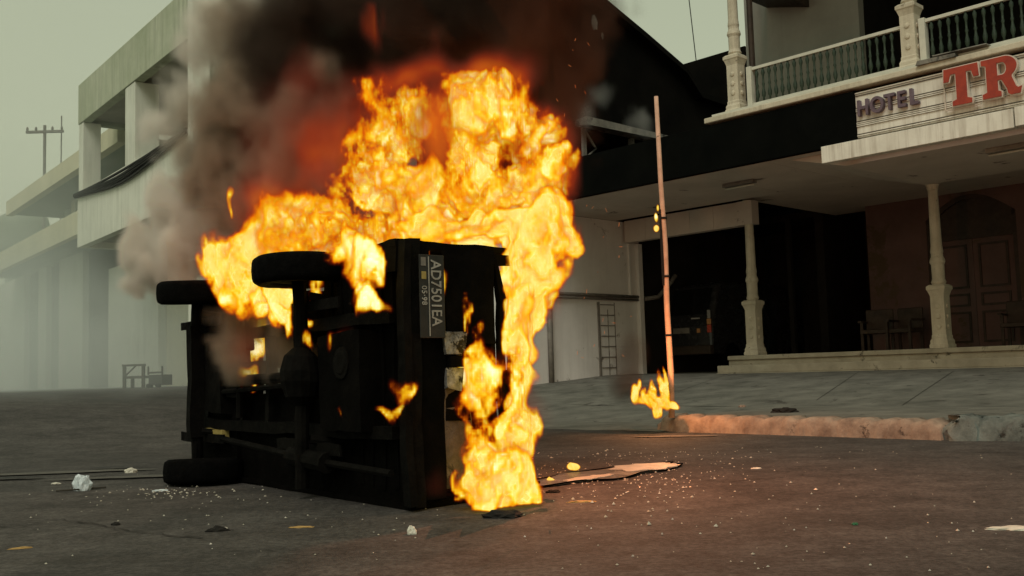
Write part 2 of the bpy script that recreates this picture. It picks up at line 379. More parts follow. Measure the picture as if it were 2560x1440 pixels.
# back wall of the balcony with a gap near the far end, end wall on the near side
MB().box(2.6, 8.0, 1.95, 2.15, 4.5, 7.42).build('balcony_wall', M['left_wall'], lb)
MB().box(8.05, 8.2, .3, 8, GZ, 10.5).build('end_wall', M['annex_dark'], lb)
MB().box(.2, 7.95, 1.95, 2.2, 3.7, 4.29).box(-.0, .38, 1.9, 2.25, GZ, 4.3).box(-4.2, -.02, 1.95, 2.2, GZ, 4.1).build('ground_floor_wall', M['left_wall'], lb)
MB().box(.4, 7.9, 2.1, 2.25, GZ, 3.69).build('shutter', M['annex'], lb)
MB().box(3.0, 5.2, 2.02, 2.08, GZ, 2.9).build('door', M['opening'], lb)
# long lower annex further down the street
LA = frame(LFT @ Vector((-1.0, 1.0, 0)), (.613, -.79))
an = empty('long_annex', LA, 'long hazy cream annex with flat eaves further down the street', 'building')
MB().box(-12.8, .9, 0, .25, 7.0, 7.52).build('eave_band', M['annex'], an)
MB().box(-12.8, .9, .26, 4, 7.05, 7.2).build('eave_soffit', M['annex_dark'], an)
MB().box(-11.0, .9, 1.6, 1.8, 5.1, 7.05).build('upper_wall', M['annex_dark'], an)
for x in (-8.9, -5.4, -2): MB().box(x, x + .5, 1.3, 1.59, 5.1, 7.05).build('pillar', M['annex'], an)
MB().box(-16, .9, -.2, .0, 4.95, 5.62).build('lower_band', M['annex'], an)
MB().box(-16, .9, .01, 4, 5.0, 5.15).build('lower_soffit', M['annex_dark'], an)
MB().box(-20, -2.7, 1.2, 1.4, GZ, 5.0).build('ground_floor_wall', M['opening'], an)  # dark plane between the piers, painted as the shade of the openings
for x0, x1 in ((-9.2, -6.2), (-12.2, -11.0), (-20, -14.4)):
    MB().box(x0, x1, 1.0, 1.19, GZ, 5.0).build('wall_pier', M['left_wall'], an)
# faint water tank building far behind
FT = frame(atY(60, 560, 60).xy.to_3d(), (1, 0))
ft = empty('water_tank', FT, 'faint round water tank rising behind the long annex', 'water tank')
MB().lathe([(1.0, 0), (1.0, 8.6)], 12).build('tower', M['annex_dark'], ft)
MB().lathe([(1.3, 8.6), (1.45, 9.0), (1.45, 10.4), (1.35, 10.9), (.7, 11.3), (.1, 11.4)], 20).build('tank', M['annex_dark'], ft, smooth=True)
# parapet cables
for k in range(7):
    pts = []
    z0, sag, x1 = 5.50 - .012 * k, .14 + .06 * k, 7.9 - .35 * (k % 3)
    for i in range(15):
        u = i / 14; x = x1 * u; pts.append(LFT @ Vector((x, -.06 - .03 * (k % 2), z0 - sag * 4 * u * (1 - u) * (.6 + .4 * math.sin(k)) + (.0 if k < 4 else .03 * math.sin(9 * u)))))
    if k == 0: cb = MB()
    cb.tube(pts, .022 if k % 2 else .032, 6, False)
tag(cb.build('cable_bundle', M['cable']), 'bundle of sagging black cables along the balcony parapet', 'cables')
# utility pole
up_ = empty('utility_pole', frame((-21.18, 45, 0), (1, 0)), 'thin utility pole with crossarm in the haze beyond the annex', 'utility pole')
MB().tube([(0, 0, 0), (0, 0, 12.6)], .07, 8).build('pole', M['pipe'], up_)
ca = MB().box(-.85, .85, -.06, .06, 12.25, 12.36).build('crossarm', M['pipe'], up_)
for x in (-.8, -.4, .0, .35, .78): MB().lathe([(.03, 12.36), (.06, 12.42), (.05, 12.5), (.02, 12.55)], 8, Matrix.Translation((x, 0, 0))).build('insulator', M['pipe'], ca)
tag(MB().tube([(-20.6, 45.3, 0), (-20.55, 45.3, 13.1)], .03, 6).build('aerial_mast', M['pipe']), 'very thin mast just right of the utility pole crossarm', 'mast')
# wires in the sky gap
tag(MB().tube([(8.06, 40, 8), (7.92, 40, 11.5), (7.62, 40, 15.9), (7.5, 40, 18)], .02, 6).build('lightning_mast', M['cable']), 'thin dark wire rising in the sky gap beside the hotel', 'wire')
p1, p2 = atY(1715, 230, 34), atY(1815, 258, 27)
tag(MB().tube([p1, p1.lerp(p2, .5) - Vector((0, 0, .08)), p2], .012, 6).build('sky_wire', M['cable']), 'short slack wire between the charred roof and the hotel', 'wire')

# bench and small crate stall by the left building
BF = frame((-8.05, 20.6, T(-8.05, 20.6)), (.95, -.3))
be = empty('wooden_bench', BF, 'small grey wooden bench with braced armrest by the pale wall', 'bench')
MB().box(0, .52, 0, .3, .20, .25).build('seat', M['wood'], be)
for x in (.0, .46):
    for y in (.0, .25): MB().box(x, x + .055, y, y + .05, 0, .199 if y > .1 else .45).build('leg', M['wood'], be)
MB().box(-.01, .53, -.01, .05, .45, .49).tube([(.06, .02, .26), (.3, .02, .45)], .018, 5).build('armrest', M['wood'], be)
cr = empty('street_stall', frame((-7.45, 20.35, T(-7.45, 20.35)), (.95, -.3)), 'low dark slatted trolley standing right of the wooden bench', 'trolley'); cr.scale = (.9, .9, .62)
MB().box(.02, .38, .02, .38, .08, .42).build('box', M['opening'], cr)
MB()  .box(0, .4, 0, .03, .46, .52).box(0, .03, 0, .03, .42, .7).box(.37, .4, 0, .03, .42, .7).build('slat_back', M['wood'], cr)
for x in (.05, .3): MB().lathe([(.07, -.02), (.07, .02)], 10, Matrix.Translation((x, -.01, .07)) @ Matrix.Rotation(R(90), 4, 'X')).build('wheel', M['rubber'], cr)

# ------------------------------------------------------------------ CHARRED NEIGHBOUR (gable wall in the plane x=-5 of the hotel frame)
nb = empty('charred_building', HOT @ Matrix.Translation((-5, 0, 0)), 'fire blackened gabled building with white lower wall behind the flames', 'building')
rake = [(-.2, 9.3), (2.1, 8.62), (3.8, 8.05), (5.25, 7.53), (5.8, 7.05), (7.2, 7.0), (9.0, 6.3)]
g_ = MB()
# upper gable wall with an opening at w 1.75..4.95, z 4.9..5.72
g_.prism([(-.2, 5.75)] + [(a, b_) for a, b_ in rake] + [(9, 5.75)], -.25, 0, 'yz')
g_.box(-.25, 0, -.2, 1.7, 3.9, 5.75).box(-.25, 0, 5.1, 9, 3.9, 5.75).box(-.25, 0, 1.7, 5.1, 3.9, 4.75)
g_.build('gable_wall', M['char'], nb)
rf = MB()
for (a, za), (b_, zb) in zip(rake, rake[1:]): rf.prism([(a, za), (b_, zb), (b_, zb + .13), (a, za + .13)], -9.5, .22, 'yz')
rf.build('roof', M['char'], nb)
MB().box(-9.5, -.25, -.2, 0, 3.9, 9.4).build('front_wall', M['char'], nb)
MB().box(-9.5, -.3, 8.5, 8.8, .3, 9).build('back_wall', M['char'], nb)
MB().box(.0, .32, 1.55, 5.2, 5.76, 5.9).build('window_ledge', M['char_trim'], nb, jitter=.02)
for k, (yy, zz, a_, b_) in enumerate(((2.25, 8.15, .09, .20), (2.5, 7.9, .04, .08), (6.2, 5.9, .08, .1))):
    rq = random.Random(k); MB().prism([(yy + a_ * math.cos(t_ * .7) * rq.uniform(.6, 1.2), zz + b_ * math.sin(t_ * .7) * rq.uniform(.6, 1.2)) for t_ in range(9)], 0, .012, 'yz').build('bare_plaster', M['char_trim'] if k else M['white_trim'], nb)
wf = MB().box(-.06, .06, 1.7, 1.8, 4.75, 5.75).box(-.06, .04, 1.81, 5.1, 4.75, 4.80).box(-.06, .04, 3.3, 3.4, 4.8, 5.75).tube([(.05, 1.75, 5.72), (.05, 2.1, 5.35), (.05, 1.75, 5.1)], .03, 5).build('window_frame', M['char_trim'], nb)
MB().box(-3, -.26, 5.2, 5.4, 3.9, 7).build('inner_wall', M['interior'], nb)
MB().box(-9.5, -.0, -.2, 3.45, .25, 3.86).build('lower_wall', M['white_wall'], nb)
# pilaster, pipes, brick ladder
MB().box(.0, .1, 3.3, 3.44, .25, 3.4).box(.0, .05, 3.05, 3.12, 2.2, 3.4).build('pilaster', M['white_wall'], nb, bevel=.008)
pp = MB()
for z, r_ in ((2.24, .035), (2.17, .025)): pp.tube([(.05, -.2, z), (.05, 3.5, z)], r_, 8)
pp.tube([(.05, 3.5, 2.2), (.12, 3.9, 2.25), (.2, 4.3, 2.6), (.25, 4.4, 2.75)], .05, 8)
pp.build('wall_pipe', M['pipe'], nb, smooth=True)
MB().tube([(.06, .52, .3), (.06, .52, 2.15)], .055, 8).build('drain_pipe', M['pipe'], nb, smooth=True)
br = MB().box(.0, .035, 2.0, 2.05, .35, 2.1)
for k in range(8): br.box(.0, .012, 2.1, 2.55, .5 + .22 * k, .52 + .22 * k)
br.box(.0, .010, 2.32, 2.335, .5, 1.95).box(.0, .012, 2.54, 2.555, .4, 2.1)
br.build('brick_strip', M['pipe'], nb)

# ------------------------------------------------------------------ HOTEL
ho = empty('hotel_building', HOT, 'two storey colonial hotel with cream columns, balcony and deep canopy', 'hotel')
MB().box(-5.3, 2.0, -.12, 0, 3.87, 4.62).build('fascia_board', M['black_board'], ho, bevel=.004)
# white panel with moulded grooves
MB().box(2.003, 14, -.08, .02, 3.93, 4.60).build('sign_fascia', M['white_trim'], ho)
gr = MB()
for z in (4.575, 4.54, 4.36, 4.335, 4.31, 4.165, 4.14, 4.115, 4.09, 3.975, 3.95): gr.box(2.01, 14, -.092, -.079, z, z + .010)
gr.build('moulding', M['groove'], ho)
gr = MB()
for z in (4.585, 4.345, 4.32, 4.15, 4.125, 4.1, 3.96): gr.box(2.006, 14, -.098, -.079, z - .0085, z - .0005 + .006)
gr.build('moulding', M['white_trim'], ho)
# drooping white beam under it, in two pieces
MB().box(1.5, 4.20, -.24, -.10, 3.625, 3.875).build('canopy_beam', M['white_trim'], ho, bevel=.006)
MB().box(4.22, 14, -.25, -.10, 3.635, 3.885).build('canopy_beam', M['white_trim'], ho, bevel=.006)
# cornice and balcony edge
MB().box(-.6, 14, -.16, .42, 4.66, 4.745).build('cornice', M['cream'], ho, bevel=.012)
MB().box(-.5, 14, -.08, .35, 4.75, 4.80).build('cornice', M['rail'], ho, bevel=.006)
MB().box(-5.3, 14, .0, 8.0, 4.3, 4.645).build('balcony_floor', M['char'], ho)
# soffit, with board joints
sf = MB()
for k in range(14):
    x0 = -5.0 + k * 1.36; sf.box(x0, x0 + 1.352, .0, 2.70, 3.865, 3.90)
sf.box(-5, 14, 0, 2.7, 3.905, 3.93); sf.box(-2.0, 14, 2.705, 6.6, 3.92, 3.95)
sf.build('soffit', M['soffit'], ho)
# sloping lower part of the canopy lining near the second column
MB().prism([(.75, 3.862), (1.65, 3.62), (14, 3.62), (14, 3.862)], .2, 2.9, 'xz').build('lower_soffit', M['soffit'], ho)
for x, y in ((-1.10, 1.0), (3.45, .75)):
    lt = MB().box(x, x + .62, y, y + .14, 3.80 if x < 0 else 3.55, 3.86 if x < 0 else 3.617).build('light_fitting', M['char_trim'] if x > 0 else M['pipe'], ho, bevel=.008)
    z_ = 3.775 if x < 0 else 3.525
    MB().tube([(x + .02, y + .07, z_), (x + .6, y + .07, z_)], .016, 8).build('tube_lamp', M['rail'], lt, smooth=True)
# drop panel at the garage mouth
dp = MB()
for k in range(5): dp.box(-4.93 + k * .575, -4.93 + k * .575 + .568, 2.9, 2.99, 3.4, 3.862)
dp.box(-4.93, -2.06, 2.992, 3.1, 3.4, 3.862)
dp.build('drop_panel', M['soffit'], ho)
MB().box(-2.05, -1.72, 2.86, 3.1, 3.4, 3.86).build('beam_end', M['soffit'], ho)
# garage interior
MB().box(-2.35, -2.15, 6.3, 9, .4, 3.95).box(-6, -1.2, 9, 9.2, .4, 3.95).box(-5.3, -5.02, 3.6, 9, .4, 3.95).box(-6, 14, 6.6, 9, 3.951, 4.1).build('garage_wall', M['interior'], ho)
# porch wall and floor
MB().box(-2.32, 14, 2.3, 2.62, .2, .56).box(-2.30, 14, 2.32, 2.62, .56, .70).build('step', M['steps'], ho, bevel=.012)
MB().box(-2.24, 14, 2.62, 6.1, .2, .80).box(-2.24, 14, 2.58, 6.1, .80, .88).build('step', M['steps'], ho, bevel=.012)
pw = MB()
pw.box(-1.0, .25, 6, 6.2, .88, 3.92).box(1.95, 14, 6, 6.2, .88, 3.92)
pw.prism([(.25, 3.92)] + [(.25 + 1.7 * k / 12, 3.45 + .42 * math.sin(math.pi * k / 12)) for k in range(13)] + [(1.95, 3.92)], 6, 6.2, 'xz')
pw.build('porch_wall', M['purple_wall'], ho)
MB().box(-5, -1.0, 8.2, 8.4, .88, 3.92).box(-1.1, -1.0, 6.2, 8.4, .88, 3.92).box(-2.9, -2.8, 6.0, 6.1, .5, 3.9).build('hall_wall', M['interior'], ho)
dr = empty('double_door', HOT, None, None); dr.parent = ho; dr.matrix_parent_inverse = HOT.inverted()
bpy.data.objects.remove(dr)
df = MB()
df.box(.25, .33, 6.02, 6.15, .88, 3.5).box(1.87, 1.95, 6.02, 6.15, .88, 3.5).box(.33, 1.87, 6.02, 6.15, 3.0, 3.1)
pr = [(.25 + 1.7 * k / 12, 3.45 + .42 * math.sin(math.pi * k / 12)) for k in range(13)]
df.prism(pr + [(a * .94 + .066, b_ - .09) for a, b_ in pr[::-1]], 6.02, 6.15, 'xz')
dfo = df.build('door_frame', M['wood_dark'], ho)
for x0 in (.34, 1.105):
    d_ = MB().box(x0, x0 + .755, 6.07, 6.11, .89, 3.0)
    lo = d_.build('door_leaf', M['purple_wall'], ho)
    for z0, z1 in ((1.0, 1.6), (1.7, 1.95), (2.05, 2.9)):
        MB().box(x0 + .1, x0 + .14, 6.045, 6.07, z0, z1).box(x0 + .61, x0 + .65, 6.045, 6.07, z0, z1).box(x0 + .14, x0 + .61, 6.045, 6.07, z0, z0 + .04).box(x0 + .14, x0 + .61, 6.045, 6.07, z1 - .04, z1).build('panel_moulding', M['wood_dark'], lo)
MB().box(.33, 1.87, 6.09, 6.12, 3.1, 3.85).build('fanlight', M['wood_dark'], ho)
# upper storey
MB().box(-1.75, .6, 3.0, 3.2, 4.65, 9).build('upper_wall', M['upper_wall'], ho)
MB().box(-1.75, .6, 3.2, 6, 4.65, 9).box(.6, 14, 6, 6.2, 4.65, 9).build('loggia_wall', M['interior'], ho)  # near-black walls stand for the shade deeper in the storey
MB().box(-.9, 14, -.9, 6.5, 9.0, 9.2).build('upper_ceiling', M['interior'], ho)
MB().box(-.95, 14, -.95, -.85, 8.95, 9.35).build('eave', M['cream'], ho)
# the near eave corner seen at the top edge
MB().prism([(-1.25, 7.55), (-.35, 7.3), (-.35, 7.62), (-1.25, 7.72)], .0, 3, 'xz').build('side_eave', M['wood_dark'], ho)
MB().tube([(-.02, .45, 4.8), (-.02, .45, 9)], .05, 8).build('downpipe', M['wood_dark'], ho)
# lower columns
def column(x, y, z0, ztop, sc, pname='column'):
    """square moulded pedestal, collar, fluted drum and slightly tapering shaft"""
    s_ = sc; sqm = Matrix.Translation((x, y, 0))
    r2 = math.sqrt(2)
    ped = [(.235, 0), (.235, .05), (.215, .07), (.215, .12), (.185, .16), (.185, .20), (.172, .22), (.172, .86), (.19, .90), (.215, .95), (.235, .97), (.235, 1.02), (.18, 1.05)]
    c_ = MB()
    c_.lathe([(r_ * .66 * s_ * r2, z0 + z_ * s_) for r_, z_ in ped], 4, sqm, R(45))
    # carved rosettes on the pedestal faces
    for a in range(4):
        for zz in (.35, .52, .69):
            c_.lathe([(.045 * s_, 0), (.04 * s_, .014), (.015 * s_, .02)], 8, sqm @ Matrix.Rotation(R(90) * a, 4, 'Z') @ Matrix.Translation((0, -.113 * s_, z0 + zz * s_)) @ Matrix.Rotation(R(90), 4, 'X'))
    po = c_.build('pedestal', M['cream'], None)
    prof = [(.125, 1.05), (.15, 1.09), (.135, 1.12), (.125, 1.15), (.128, 1.38), (.145, 1.41), (.155, 1.43), (.145, 1.47), (.12, 1.52), (.118, 1.56), (.128, 1.6), (.112, 1.7)]
    q = [(r_ * .80 * s_, z0 + z_ * s_) for r_, z_ in prof] + [(.078 * s_, ztop - .1), (.09 * s_, ztop - .09), (.09 * s_, ztop - .05), (.11 * s_, ztop)]
    co = MB().lathe(q, 20, sqm).build(pname, M['cream'], ho, smooth=False)
    po.parent = co; return co
column(-1.85, 2.95, .885, 3.865, 1.0); column(1.74, 2.95, .885, 3.615, 1.0); column(5.35, 2.95, .885, 3.615, 1.0)
column(-.17, .18, 4.80, 9.0, .92); column(2.76, .18, 4.80, 9.0, .92); column(5.7, .18, 4.8, 9.0, .92)
# balustrades
for x0, x1 in ((.06, 2.64), (2.90, 5.6)):
    bo = MB().box(x0, x1, .15, .21, 5.435, 5.485).box(x0, x1, .15, .21, 4.86, 4.895).box(x0, x0 + .09, .12, .24, 4.80, 5.5).build('balustrade', M['rail'], ho, bevel=.005)
    n = 21; proto = None
    for k in range(n):
        xb = x0 + .16 + (x1 - x0 - .32) * k / (n - 1)
        if proto is None:
            proto = MB().lathe([(.016, 4.895), (.016, 4.95), (.030, 4.98), (.034, 5.03), (.018, 5.1), (.016, 5.14), (.026, 5.17), (.016, 5.2), (.016, 5.3), (.030, 5.35), (.03, 5.38), (.016, 5.41), (.016, 5.435)], 8, Matrix.Translation((0, .18, 0))).build('baluster', M['baluster'], bo, smooth=True)
            proto.location.x = xb
        else:
            c_ = proto.copy(); COL.objects.link(c_); c_.parent = bo; c_.location.x = xb
# broken edge pieces on cornice
MB().box(2.98, 3.5, -.19, -.02, 4.75, 4.80).box(3.2, 3.9, -.18, .0, 4.80, 4.825).build('broken_trim', M['char_trim'], ho, jitter=.02)

# porch chairs (dark, behind the second column)
def chair(x, y, rz, label):
    c_ = empty('porch_chair', HOT @ Matrix.Translation((x, y, .885)) @ Matrix.Rotation(rz, 4, 'Z'), label, 'chair', 'dark chairs on the porch')
    MB().box(-.26, .26, -.25, .25, .34, .42).build('seat', M['wood_dark'], c_, bevel=.01)
    MB().box(-.26, .26, .2, .26, .42, .82).build('backrest', M['wood_dark'], c_, bevel=.02)
    for sx_ in (-1, 1):
        MB().box(sx_ * .26 - .03, sx_ * .26 + .03, -.25, .24, .56, .6).build('armrest', M['wood_dark'], c_)
        for sy in (-1, 1): MB().box(sx_ * .23 - .025, sx_ * .23 + .025, sy * .21 - .025, sy * .21 + .025, 0, .34 if sy > 0 else .56).build('leg', M['wood_dark'], c_)
chair(-.35, 4.9, .2, 'dark porch chair furthest left, beside the black hall opening')
chair(.15, 5.0, -.1, 'dark porch chair directly left of the second column')
chair(2.2, 5.1, .1, 'dark porch chair before the double door, right of the second column')

# ------------------------------------------------------------------ signs
def text_mesh(name, body, size, depth, mat, Mx, parent, sx_=1.0, bold=0.0, spacing=1.0):
    cu = bpy.data.curves.new('t', 'FONT'); cu.body = body; cu.size = size; cu.extrude = depth; cu.offset = bold; cu.space_character = spacing
    cu.align_x = 'LEFT'
    ob = bpy.data.objects.new('t', cu); COL.objects.link(ob)
    bpy.context.view_layer.update()
    dg = bpy.context.evaluated_depsgraph_get(); me = bpy.data.meshes.new_from_object(ob.evaluated_get(dg))
    bpy.data.objects.remove(ob); bpy.data.curves.remove(cu)
    me.transform(Matrix.Diagonal((sx_, 1, 1, 1))); me.transform(Mx); me.materials.clear(); me.materials.append(mat)
    o_ = bpy.data.objects.new(name, me); COL.objects.link(o_); o_.parent = parent; return o_
FRONT = Matrix(((1, 0, 0, 0), (0, 0, -1, 0), (0, 1, 0, 0), (0, 0, 0, 1)))   # text plane stood up, facing -y
hs = empty('hotel_sign', HOT @ Matrix.Translation((2.02, -.10, 0)), 'small purple HOTEL lettering on the white fascia', 'sign')
xx = .03
for ch, wd in zip('HOTEL', (.20, .215, .185, .175, .165)):
    text_mesh('letter', ch, .315, .035, M['sign_purple'], Matrix.Translation((xx, -.03, 4.235)) @ FRONT, hs, .82, .008)
    xx += wd
# big red slab serif letters made from outlines
def poly_letter(name, outer, holes, depth, mat, Mx, parent, offset=0.0):
    cu = bpy.data.curves.new('l', 'CURVE'); cu.dimensions = '2D'; cu.fill_mode = 'BOTH'; cu.extrude = depth; cu.offset = offset
    for pts in [outer] + holes:
        sp = cu.splines.new('POLY'); sp.points.add(len(pts) - 1); sp.use_cyclic_u = True
        for q, (a, b_) in zip(sp.points, pts): q.co = (a, b_, 0, 1)
    ob = bpy.data.objects.new('l', cu); COL.objects.link(ob); bpy.context.view_layer.update()
    me = bpy.data.meshes.new_from_object(ob.evaluated_get(bpy.context.evaluated_depsgraph_get()))
    bpy.data.objects.remove(ob); bpy.data.curves.remove(cu)
    me.transform(Mx); me.materials.clear(); me.materials.append(mat)
    o_ = bpy.data.objects.new(name, me); COL.objects.link(o_); o_.parent = parent; return o_
def arc(cx, cy, rx, ry, a0, a1, n=12): return [(cx + rx * math.cos(R(a0 + (a1 - a0) * k / n)), cy + ry * math.sin(R(a0 + (a1 - a0) * k / n))) for k in range(n + 1)]
Tl = [(.10, 0), (.34, 0), (.34, .06), (.285, .08), (.285, .42), (.35, .42), (.375, .33), (.44, .33), (.43, .50), (.01, .50), (.0, .33), (.065, .33), (.09, .42), (.155, .42), (.155, .08), (.10, .06)]
Rl = [(0, 0), (.22, 0), (.22, .06), (.185, .08), (.185, .21), (.23, .21), (.29, .08)] + [(.30, .02), (.33, -.005), (.44, -.005), (.46, .08), (.42, .07), (.395, .09), (.35, .22)] + arc(.27, .365, .145, .135, -55, 90, 12) + [(0, .50), (0, .44), (.055, .42), (.055, .08), (0, .06)]
Rh = [[(.185, .27), (.24, .27)] + arc(.245, .35, .05, .08, -80, 90, 8) + [(.185, .43)]]
ts = empty('red_letter_sign', HOT @ Matrix.Translation((3.30, -.10, 0)), 'large glossy red letters T and R on the white fascia', 'sign')
for ch, hl, x0 in ((Tl, [], .03), (Rl, Rh, .53)):
    Mx = Matrix.Translation((x0, -.06, 4.075)) @ FRONT @ Matrix.Diagonal((1.06, 1.03, 1, 1))
    lo = poly_letter('letter', ch, hl, .03, M['sign_red'], Matrix.Translation((0, -.012, 0)) @ Mx, ts)
    poly_letter('letter_rim', ch, hl, .03, M['sign_edge'], Mx, lo, .014)
Rl  # the rest of the word lies outside the picture
MB().box(0, .012, -.035, -.0, 4.05, 4.62).box(.0, .47, -.035, -.0, 4.045, 4.055).build('sign_frame', M['sign_edge'], ts)

# ------------------------------------------------------------------ parked van in the garage
vn = empty('parked_van', HOT @ Matrix.Translation((-4.65, 4.4, T(*(HOT @ Vector((-4.2, 5.4, 0))).xy) + .03)), 'dark van parked in the garage with a red tail lamp', 'van')
prof = [(0, .38), (0, 1.0), (.10, 1.25), (.32, 1.9), (.45, 1.98), (3.0, 1.98), (3.5, 1.25), (4.2, 1.1), (4.2, .38)]
vb = MB().prism([(a, b_) for a, b_ in prof], -.0 - .8, .8, 'yz', Matrix.Translation((0, 0, 0))).build('body', M['vanpaint'], vn, bevel=.06)
MB().prism([(.085, 1.27), (.30, 1.83), (.29, 1.84), (.075, 1.28)], -.66, .66, 'yz').build('rear_window', M['glass_dark'], vn)
MB().box(-.82, .82, -.12, .05, .38, .58).build('bumper', M['wood_dark'], vn, bevel=.03)
for sx_ in (-1, 1):
    MB().box(sx_ * .74 - .05, sx_ * .74 + .05, -.02, .02, .85, 1.02).build('tail_light', M['lamp_red'], vn, bevel=.01)
    MB().box(sx_ * .74 - .05, sx_ * .74 + .05, -.02, .02, 1.03, 1.15).build('turn_light', M['lamp_amber'], vn, bevel=.01)
    MB().box(sx_ * .74 - .035, sx_ * .74 + .035, -.015, .02, 1.16, 1.34).build('window_reflector', M['lamp_white'], vn, bevel=.01)
    for y in (.75, 3.4): MB().lathe([(.20, -.09), (.31, -.08), (.32, 0), (.31, .08), (.2, .09)], 20, Matrix.Translation((sx_ * .72, y, .32)) @ Matrix.Rotation(R(90), 4, 'Y')).build('wheel', M['rubber'], vn)
MB().box(-.22, .22, -.022, .0, .86, .98).build('number_plate', M['char_trim'], vn)
MB().box(.28, .5, -.02, .01, 1.16, 1.19).build('handle', M['lamp_white'], vn)
MB().box(.42, .5, -.02, .01, .86, .95).build('reverse_light', M['lamp_amber'], vn)

# ------------------------------------------------------------------ pole on the kerb
pl = empty('burning_pole', Matrix.Translation((1.70, 11.0, .15)), 'tall thin bare pole standing in flames at the kerb end', 'pole')
pts = [(.0, 0, 0), (.012, 0, .5), (.0, 0, 1.2), (.01, 0, 1.9), (-.01, 0, 2.6), (-.02, 0, 3.58)]
MB().tube(pts, [.036, .034, .032, .030, .028, .024], 10).build('shaft', M['pole'], pl, smooth=True)
MB().tube([(-.03, -.02, 1.45), (-.028, -.015, 1.6), (-.035, -.02, 2.3)], [.012, .018, .01], 6).build('charred_strip', M['sootlump'], pl)
for z in (.9, 1.55, 2.2): MB().lathe([(.038, -.012), (.041, 0), (.038, .012)], 10, Matrix.Translation((.004, 0, z))).build('joint_ring', M['sootlump'], pl)

# ------------------------------------------------------------------ OVERTURNED CAR (local: x<0 towards the nose, y underside to roof, z across)
car = empty('overturned_car', CAR, 'burnt out car lying on its side with underside and rear plate showing', 'car')
W_ = 1.41
# lower body shell: two side skins (top one at z=W_, bottom one on the road), floor plates, front panel
def rim(z, zc, wl=.0):
    pass
side = [(-3.3, .06), (-3.36, .30), (-3.32, .50), (-2.6, .60), (-2.25, .86), (-.45, .90), (-.12, .86), (-.02, .60), (.0, .06)]
for z0 in (0, W_ - .035): MB().prism(side, z0, z0 + .035, 'xy').build('side_panel', M['burnt'], car, bevel=.012)
b_ = MB(); b_.prism([(-3.25, .80), (-2.2, .84), (-.5, .885), (-.5, .92), (-2.2, .875), (-3.25, .83)], .08, W_ - .08, 'xy'); b_.build('roof', M['burnt'], car, bevel=.01)
# floor pan: solid at the nose and the tail, burnt through in the middle
fl = MB()
fl.box(-3.28, -2.45, .05, .09, .04, 1.36); fl.box(-1.05, -.02, .09, .13, .04, 1.37, j=.01); fl.box(-1.62, -1.0, .10, .13, .04, .62, j=.02)
fl.box(-2.46, -1.6, .10, .14, .04, .42, j=.02)
for k in range(7): fl.box(-.95 + k * .13, -.92 + k * .13, .07, .09, .1, 1.3)
fl.box(-3.28, -.02, .075, .10, .03, .60, j=.004); fl.box(-3.29, -2.62, .06, .10, .5, 1.38, j=.004); fl.box(-1.0, -.03, .11, .14, .5, .98)
fl.build('floor_pan', M['burnt'], car, jitter=.006)
MB().box(-3.36, -3.3, .06, .5, .04, 1.37).build('front_panel', M['burnt'], car, bevel=.02)
ch = MB()
for z in (.36, .98): ch.box(-3.2, -.06, .0, .1, z, z + .07)
for x in (-3.0, -2.3, -1.85, -1.3, -.6): ch.box(x, x + .06, .02, .08, .43, .98)
ch.build('chassis_frame', M['burnt2'], car, bevel=.006)
# engine block / gearbox / shaft
MB().box(-2.95, -2.5, -.04, .25, .48, .92, j=.02).box(-2.5, -2.2, -.02, .16, .58, .82, j=.02).build('engine', M['burnt2'], car, bevel=.02)
MB().tube([(-2.25, .02, .70), (-1.25, -.04, .71)], .035, 10).build('drive_shaft', M['burnt2'], car)
MB().box(-.85, -.30, -.06, .09, .40, .95, j=.015).build('fuel_tank', M['burnt'], car, bevel=.04)
MB().lathe([(.09, 0), (.09, .012), (.07, .014), (.06, .02)], 18, Matrix.Translation((-.5, -.062, .78)) @ Matrix.Rotation(R(90), 4, 'X')).build('tank_cap', M['burnt2'], car)
ex = MB().tube([(-2.5, -.03, .30), (-1.6, -.05, .26), (-1.2, -.05, .24)], .022, 8).tube([(-1.25, -.05, .24), (-.75, -.05, .22)], .06, 10).tube([(-.75, -.05, .22), (-.0, -.04, .2)], .02, 8)
ex.build('exhaust', M['burnt2'], car)
# slanting bars seen against the fire
MB().tube([(-2.6, -.02, .62), (-1.3, -.04, .66)], .018, 6).tube([(-2.2, -.02, .45), (-2.2, -.02, 1.25)], .025, 6).tube([(-2.05, -.0, .9), (-2.15, .02, 1.3)], .03, 6).build('brake_rod', M['burnt2'], car)
